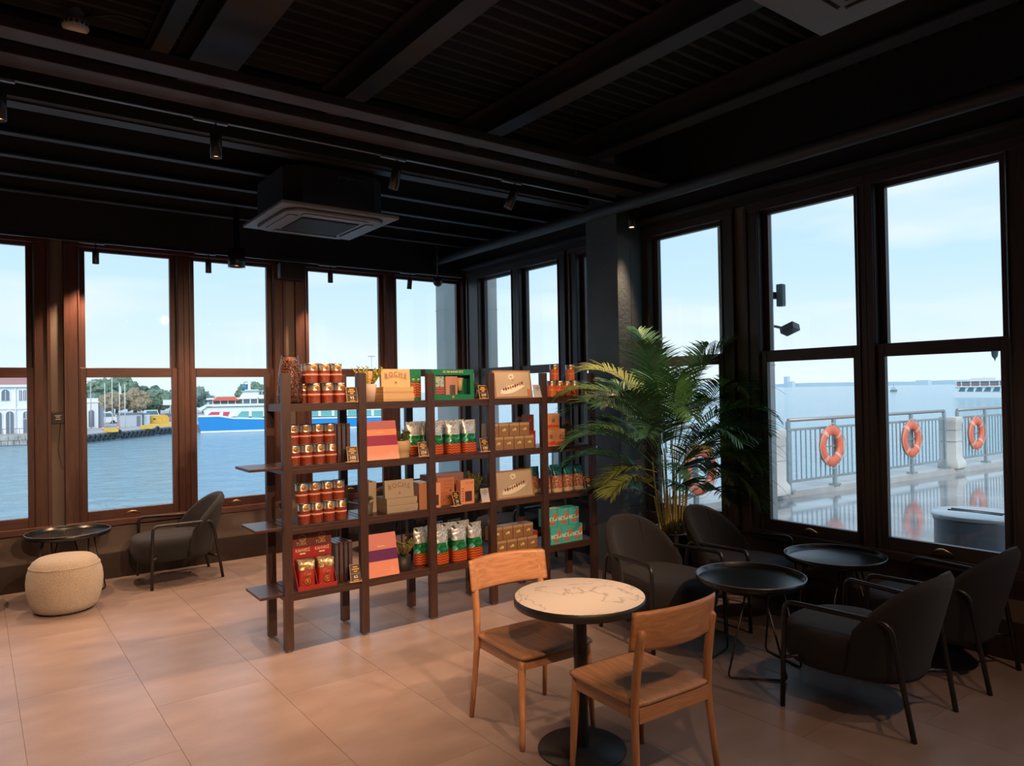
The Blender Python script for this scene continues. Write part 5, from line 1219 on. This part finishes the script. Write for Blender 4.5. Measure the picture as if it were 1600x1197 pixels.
MB().prism([(1.1, 2.75), (4.2, 2.4), (4.6, 3.3), (1.8, 3.35)], 'y', .40, .46).build('red_panel', mat('panel_red', (.62, .06, .10), .5), t)
MB().prism([(2.9, 2.6), (3.5, 2.5), (3.6, 3.3), (3.1, 3.3)], 'y', .36, .40).build('panel_print', M_bw, t)
for k in range(11):
    x = 5.4 + k * 2.2; MB().prism([(x + (.35 if k else .0), 2.25 - .02 * k), (x + 2.1, 2.25 - .02 * k), (x + 2.1, 3.35 - .03 * k), (x + (.35 if k else 1.0), 3.35 - .03 * k)], 'y', .42, .48).build('window', M_bteal, t)
MB().box(1.4, 13, 1.0, D - 1, 4.5, 5.35).build('upper_saloon', mat('saloon_dark', (.10, .14, .17), .3), t)
for k in range(8): MB().box(1.9 + k * 1.15, 2.05 + k * 1.15, .94, 1.0, 4.5, 5.35).build('window_post', M_bw, t)
MB().box(1.0, 8.9, .8, D - .8, 5.35, 5.6).build('upper_roof', M_bw, t)
MB().prism([(1.9, 5.15), (6.2, 5.15), (5.2, 5.75), (2.7, 5.75)], 'y', .3, 3.5).build('red_canopy', M_bred, t)
MB().prism([(6.0, 5.6), (9.0, 5.6), (9.0, 6.9), (6.9, 6.9)], 'y', 1.2, 4).build('bridge', M_bw, t); MB().box(9, 14, 1.0, 4.5, 4.4, 6.0).build('aft_house', M_bw, t)
MB().box(6.3, 9.6, 1.0, 4.4, 6.55, 6.75).build('bridge_roof', mat('roof_teal', (.30, .45, .48), .5), t)
MB().lathe([(.0001, -.5), (.38, -.32), (.5, 0), (.38, .32), (.0001, .5)], 18, c=(6.7, 2.2, 7.25), cap=False).build('radar_dome', mat('dome_blue', (.05, .22, .36), .5), t)
MB().box(7.3, 7.7, 2, 2.4, 6.9, 8.3).build('mast', M_bw, t); MB().box(6.6, 8.4, 2.15, 2.25, 8.1, 8.2).build('antenna', M_bwin, t)
for k in range(6): MB().box(8.6 + k * .9, 8.66 + k * .9, 1.0, 1.06, 6.0, 6.7).build('rail_post', M_bw, t)
MB().box(8.6, 14, 1.0, 1.06, 6.62, 6.7).build('rail', M_bw, t)

# quay --------------------------------------------------------------------------------------------
QZ = -3.05
M_quay = mat('quay_concrete', (.42, .41, .42), .8, var=.1, scale=.4); M_tyre = mat('tyre_rubber', (.05, .065, .08), .8, var=.3, scale=3)
M_qw = mat('quay_wall', (.12, .13, .14), .9)
e0, e1 = Vector((9.0, 105.6)), Vector((26.5, 123.8)); dr = (e1 - e0).normalized(); Lq = (e1 - e0).length
q = MB(); q.prism([(e0.x, e0.y), (e1.x, e1.y), (60, 150), (95, 190), (95, 260), (-30, 260), (-30, 118), (9.0, 118)], 'z', SEA - 1, QZ); quay = struct(q.build('quay', M_quay))
tag_t = None
for k in range(26):
    c = e0 + dr * (Lq * (k + .5) / 26); nrm = Vector((dr.y, -dr.x)); c3 = Vector((c.x + nrm.x * .22, c.y + nrm.y * .22, -3.62)); big = k in (10, 19)
    R_ = .62 if big else .50; ang = math.atan2(dr.y, dr.x)
    def tor(u, v, R_=R_): return Vector(((R_ * .70 + R_ * .30 * cos(2 * pi * v)) * cos(2 * pi * u), .16 * sin(2 * pi * v), (R_ * .70 + R_ * .30 * cos(2 * pi * v)) * sin(2 * pi * u)))
    o = MB().grid(tor, 18, 8, closed_u=True).build('tyre_fender', M_tyre, weld=True); o.location = c3 + Vector((0, 0, .25 if big else 0)); o.rotation_euler = (0, 0, ang)
    lab = 'black tyre fender hung on the quay edge' if not big else 'larger black tyre fender standing proud of the quay edge, %s' % ('near one', 'far one')[k == 19]
    tag(o, lab, 'tyre', 'tyre fenders along the quay')
t = thing('kiosk', 'grey flat-roofed kiosk with a dark door on the quay', 'kiosk', (18.73, 129.5, QZ), 0); MB().box(0, 3.2, 0, 2.6, 0, 1.95).build('wall', mat('kiosk_wall', (.52, .55, .60), .6), t); MB().box(-.15, 3.45, -.15, 2.75, 1.95, 2.17).build('roof', mat('kiosk_roof', (.16, .20, .25), .6), t); MB().box(2.45, 3.0, -.04, 0, 0, 1.66).build('door', mat('kiosk_door', (.18, .21, .25), .5), t)
t = thing('booth', 'small pale booth right of the grey kiosk', 'kiosk', (22.4, 130.5, QZ)); MB().box(0, .9, 0, 1.5, 0, 1.9).build('wall', mat('booth_wall', (.55, .66, .72), .5), t); MB().box(-.1, 1.0, -.1, 1.6, 1.9, 2.05).build('roof', mat('kiosk_roof', (.16, .20, .25), .6), t)
M_yel = mat('machine_yellow', (.78, .46, .07), .5, var=.1, scale=2)
t = thing('yellow_generator', 'yellow boxed generator on the quay near the blue ferry', 'machine', (25.0, 133.0, QZ)); MB().prism([(-1.6, .25), (1.5, .25), (1.6, 1.0), (1.3, 1.55), (-1.2, 1.65), (-1.65, 1.2)], 'y', -.8, .8).build('housing', M_yel, t, .04); MB().box(-1.2, 1.2, -.7, .7, 0, .25).build('skid', M_dark, t); MB().box(-.9, -.5, -.83, -.8, .9, 1.1).build('vent', M_dark, t)
for k, (x, y, w) in enumerate(((15.1, 111.6, .85), (20.5, 117.6, .8))):
    t = thing('mooring_box', 'low yellow mooring box on the quay edge, %s' % ('nearer one', 'farther one')[k], 'bollard', (x, y, QZ)); MB().prism([(-w, 0), (w, 0), (w, .42), (w * .8, .55), (-w * .8, .55), (-w, .42)], 'y', -.35, .35).build('body', M_yel, t, .03)
t = thing('yellow_barrier', 'long low yellow barrier in front of the generator', 'barrier', (24.0, 124.5, QZ)); MB().box(-2.0, 2.2, -.2, .2, 0, .5).build('beam', M_yel, t, .03)
M_pole = mat('pole_white', (.72, .72, .70), .5)
for k, (x, y, top, nm) in enumerate(((15.6, 121, 3.75, 'leftmost tall one'), (16.9, 123.5, 4.9, 'tallest one'), (17.95, 124, 3.9, 'with a furled flag'), (18.7, 124, 3.6, 'faint one at right'))):
    t = thing('flagpole', 'thin pale flagpole on the quay before the trees, %s' % nm, 'flagpole', (x, y, QZ)); MB().lathe([(.07, 0), (.05, top - QZ)], 8).build('pole', M_pole, t); MB().lathe([(.0001, top - QZ + .12), (.09, top - QZ), (.0001, top - QZ - .08)], 8, cap=False).build('finial', M_pole, t)
    if k == 2: MB().prism([(0, -.9), (.22, -1.0), (.18, .2), (0, .5)], 'y', -.03, .03, Matrix.Translation((.05, 0, top - QZ - .8))).build('flag', M_pole, t)
for k, (x, y, top, nm) in enumerate(((29.5, 138, 5.2, 'left of the blue ferry'), (14.55, 127.6, 4.2, 'by the white wing at left'), (62.2, 128, 8.8, 'seen above the shelf'))):
    t = thing('lamp_post', 'tall harbour lamp post %s' % nm, 'lamp post', (x, y, QZ)); MB().lathe([(.09, 0), (.06, top - QZ)], 8).build('pole', mat('pole_grey', (.45, .48, .48), .5), t); MB().box(-.7, .7, -.12, .12, top - QZ - .06, top - QZ + .10).build('lamp_head', mat('pole_grey', (.45, .48, .48), .5), t)
for k, (x, y) in enumerate(((15.2, 119.8), (17.4, 121.5))):
    t = thing('traffic_cone', 'red and white traffic cone on the quay, %s' % ('left', 'right')[k], 'cone', (x, y, QZ)); MB().box(-.2, .2, -.2, .2, 0, .05).build('base', M_bred, t); MB().lathe([(.16, .05), (.04, .7), (.0001, .7)], 14, cap=False).build('cone', M_bred, t); MB().lathe([(.125, .25), (.09, .42)], 14, cap=False).build('band', M_bw, t)
cols = [('van_white', (.7, .72, .72), 2.1), ('car_cream', (.66, .55, .38), 1.6), ('car_grey', (.30, .38, .44), 1.5), ('van_pale', (.62, .68, .72), 2.2), ('car_red', (.50, .20, .16), 1.6), ('van_white2', (.7, .72, .72), 2.0), ('car_blue', (.20, .33, .42), 1.6)]
for k, (x, y) in enumerate(((19.2, 148), (22.4, 150), (14.6, 151), (27.5, 152), (30.2, 149), (33.0, 152), (21.0, 158))):
    nm, c, h = cols[k]; t = thing('parked_car', '%s parked on the quay before the trees, %s' % ({2: 'light van', 1: 'small car'}[2 if h > 1.9 else 1], ('left of the kiosk roof', 'cream one above the kiosk', 'behind the flagpoles', 'right of the kiosk', 'reddish one', 'near the ferry bow', 'furthest back')[k]), 'car', (x, y, QZ))
    MB().prism([(-1.7, .25), (1.7, .25), (1.75, h * .5), (1.2, h * .58), (.8, h), (-1.2, h), (-1.6, h * .55)], 'y', -.8, .8).build('body', mat(nm, c, .35), t, .05); MB().prism([(-1.1, h * .6), (1.0, h * .6), (.7, h * .92), (-1.05, h * .92)], 'y', -.83, .83).build('windows', M_bwin, t)
    for s_ in (-1.05, 1.05): MB().tube([(s_, -.84, .32), (s_, .84, .32)], .32, 14).build('wheel', M_dark, t)
t = thing('road_sign', 'white rectangular road sign over the parked cars', 'sign', (30.4, 150, QZ)); MB().box(-1.3, 1.3, -.05, .05, 3.1, 4.1).build('board', M_bw, t); MB().box(-.06, .06, -.05, .05, 0, 3.1).build('post', M_pole, t)

# trees -----------------------------------------------------------------------------------------------
def tree(x, y, w, h, m_, label, seed):
    rg = random.Random(seed); t = thing('tree', label, 'tree', (x, y, QZ), 0, 'trees along the shore')
    MB().tube([(0, 0, 0), (.2, 0, h * .3), (0, .1, h * .6)], .35, 8, r2=.15).build('trunk', mat('bark', (.16, .12, .09), .9), t)
    m = MB()
    for k in range(24):
        a = rg.random() * 2 * pi; rr_ = rg.random() ** .6; cz = h * (.42 + .42 * rg.random() * (1 - .3 * rr_)); c = Vector((w * .38 * rr_ * cos(a), w * .25 * rr_ * sin(a), cz)); s_ = w * rg.uniform(.13, .20)
        r = bmesh.ops.create_icosphere(m.bm, subdivisions=3, radius=s_, matrix=Matrix.Translation(c))
        for v in r['verts']:
            d = (v.co - c); v.co += d * (mnoise.noise(v.co * (2.0 / s_) + Vector((seed, 0, 0))) * .55 + mnoise.noise(v.co * (6.0 / s_)) * .35)
    m.build('foliage', m_, t, kind='stuff')
G1, G2, G3, G4 = mat('tree_green', (.16, .24, .17), .9, var=.25, scale=1.2), mat('tree_dark', (.11, .18, .16), .9, var=.2, scale=1.2), mat('tree_rust', (.30, .25, .17), .9, var=.2, scale=1.2), mat('tree_grey', (.20, .28, .26), .9, var=.2, scale=1.2)
for k, (x, y, w, h, g_, nm) in enumerate(((23.5, 200, 10, 9.8, G1, 'big green one behind the flagpoles at left'), (29.0, 205, 10, 10.8, G1, 'tallest green crown'), (33.5, 208, 8, 9.0, G2, 'dark rounded one right of the tallest'), (36.8, 206, 7, 8.3, G2, 'dark one nearer the window frame'), (30.0, 185, 7, 7.0, G3, 'rust-coloured one in front'), (24.5, 180, 6, 6.2, G3, 'brownish one behind the mooring boxes'), (35.5, 188, 8, 6.8, G1, 'mid-green one above the generator'), (40.5, 200, 6, 7.4, G4, 'grey-green one at the window frame'), (47.0, 205, 8, 8.4, G4, 'grey-green one left of the ferry'), (50.5, 208, 6, 6.4, G4, 'small grey one at the ferry bow'), (62.5, 205, 8, 9.0, G1, 'green one behind the ferry mast'), (20.0, 192, 7, 8.0, G4, 'pale one behind the white wing'))):
    tree(x, y, w, h, g_, 'leafy tree beyond the quay, ' + nm, k + 1)

# white waterside building -----------------------------------------------------------------------------
M_bld = mat('white_stucco', (.86, .85, .84), .8, var=.03, scale=.5); M_arch = mat('arch_shade', (.17, .20, .25), .6); M_stone = mat('sea_wall_stone', (.42, .40, .38), .85, var=.25, scale=1.5); M_roof = mat('roof_pink', (.52, .28, .27), .8)
t = thing('waterside_building', 'white arched waterside building behind the far-left window', 'building', (0, 115, QZ + .15))
H = 6.25
MB().box(-12, 8.6, 0, 10, 0, H).build('facade', M_bld, t)
MB().prism([(-12.4, H + .25), (9.0, H + .25), (7.8, H + 1.3), (-11, H + 1.3)], 'y', -.3, 9.5).build('roof', M_roof, t); MB().box(-12.3, 8.9, -.35, 10, H - .05, H + .25).build('cornice', M_bld, t); MB().box(-12, 8.6, -.12, 0, 3.25, 3.45).build('string_course', M_bld, t)
def arch(cx_, z0, w, h, m_, nm='arched_window', par=None, y=-.03):
    P = [(cx_ - w / 2, z0), (cx_ + w / 2, z0), (cx_ + w / 2, z0 + h - w / 2)] + [(cx_ + w / 2 * cos(a), z0 + h - w / 2 + w / 2 * sin(a)) for a in [pi * k / 8 for k in range(1, 8)]] + [(cx_ - w / 2, z0 + h - w / 2)]
    MB().prism([((x - cx_) * 1.25 + cx_, (z - z0) * 1.08 + z0 - .03) for x, z in P], 'y', y - .06, 0).build('arch_surround', M_bld, par or t)
    o = MB().prism(P, 'y', y - .10, y - .03).build(nm, m_, par or t)
    MB().box(cx_ - .03, cx_ + .03, y - .13, y - .10, z0, z0 + h - .1).build('glazing_bar', M_bld, o)
for k, cx_ in enumerate((-4.5, -2.2, .2, 3.40)): arch(cx_, 4.45, .85, 1.45, M_arch)
for cx_ in (5.02, 5.48, 7.3): arch(cx_, 4.45, .30, 1.35, M_arch)
for cx_ in (-4.6, -2.6, -.4, 2.55, 3.85): arch(cx_, .12, .85, 2.9, M_arch, 'archway')
arch(5.62, 2.05, .65, .9, M_arch); MB().box(5.30, 5.95, -.1, 0, .1, 1.9).build('door', M_arch, t)
MB().box(4.42, 4.52, -.2, 0, 0, H).build('downpipe', M_bld, t)
for k in range(30): MB().box(-6 + k * .45, -5.95 + k * .45, -1.5, -1.45, 0, .75).build('rail_post', M_arch, t)
MB().box(-6, 7.5, -1.5, -1.45, .72, .78).build('rail', M_arch, t)
rgs = random.Random(8); sw = struct(MB().box(-14, 8.9, 112.95, 118, SEA - 1, QZ + .14).build('sea_wall', M_quay))
src = None
for r_ in range(2):
    x = -2.0 + .4 * r_
    while x < 8.6:
        w = rgs.uniform(.6, 1.1); o = MB().box(x, x + w - .06, 112.82 - rgs.random() * .06, 112.97, SEA + .05 + r_ * .62, SEA + .62 + r_ * .62).build('stone', M_stone, sw); x += w
t = thing('white_wing', 'tall white wing with an arch at the left edge of the quay view', 'building', (13.6, 129, QZ)); MB().box(0, 2.1, 0, 6, 0, 4.7).build('wall', M_bld, t); MB().box(-.1, 2.25, -.15, 6, 4.0, 4.15).build('cornice', M_bld, t); arch(1.15, .25, .75, 2.6, M_arch, 'archway', t)
MB().box(2.1, 3.0, 1, 5, 0, 3.4).build('side_bay', mat('bay_grey', (.30, .34, .38), .7), t)
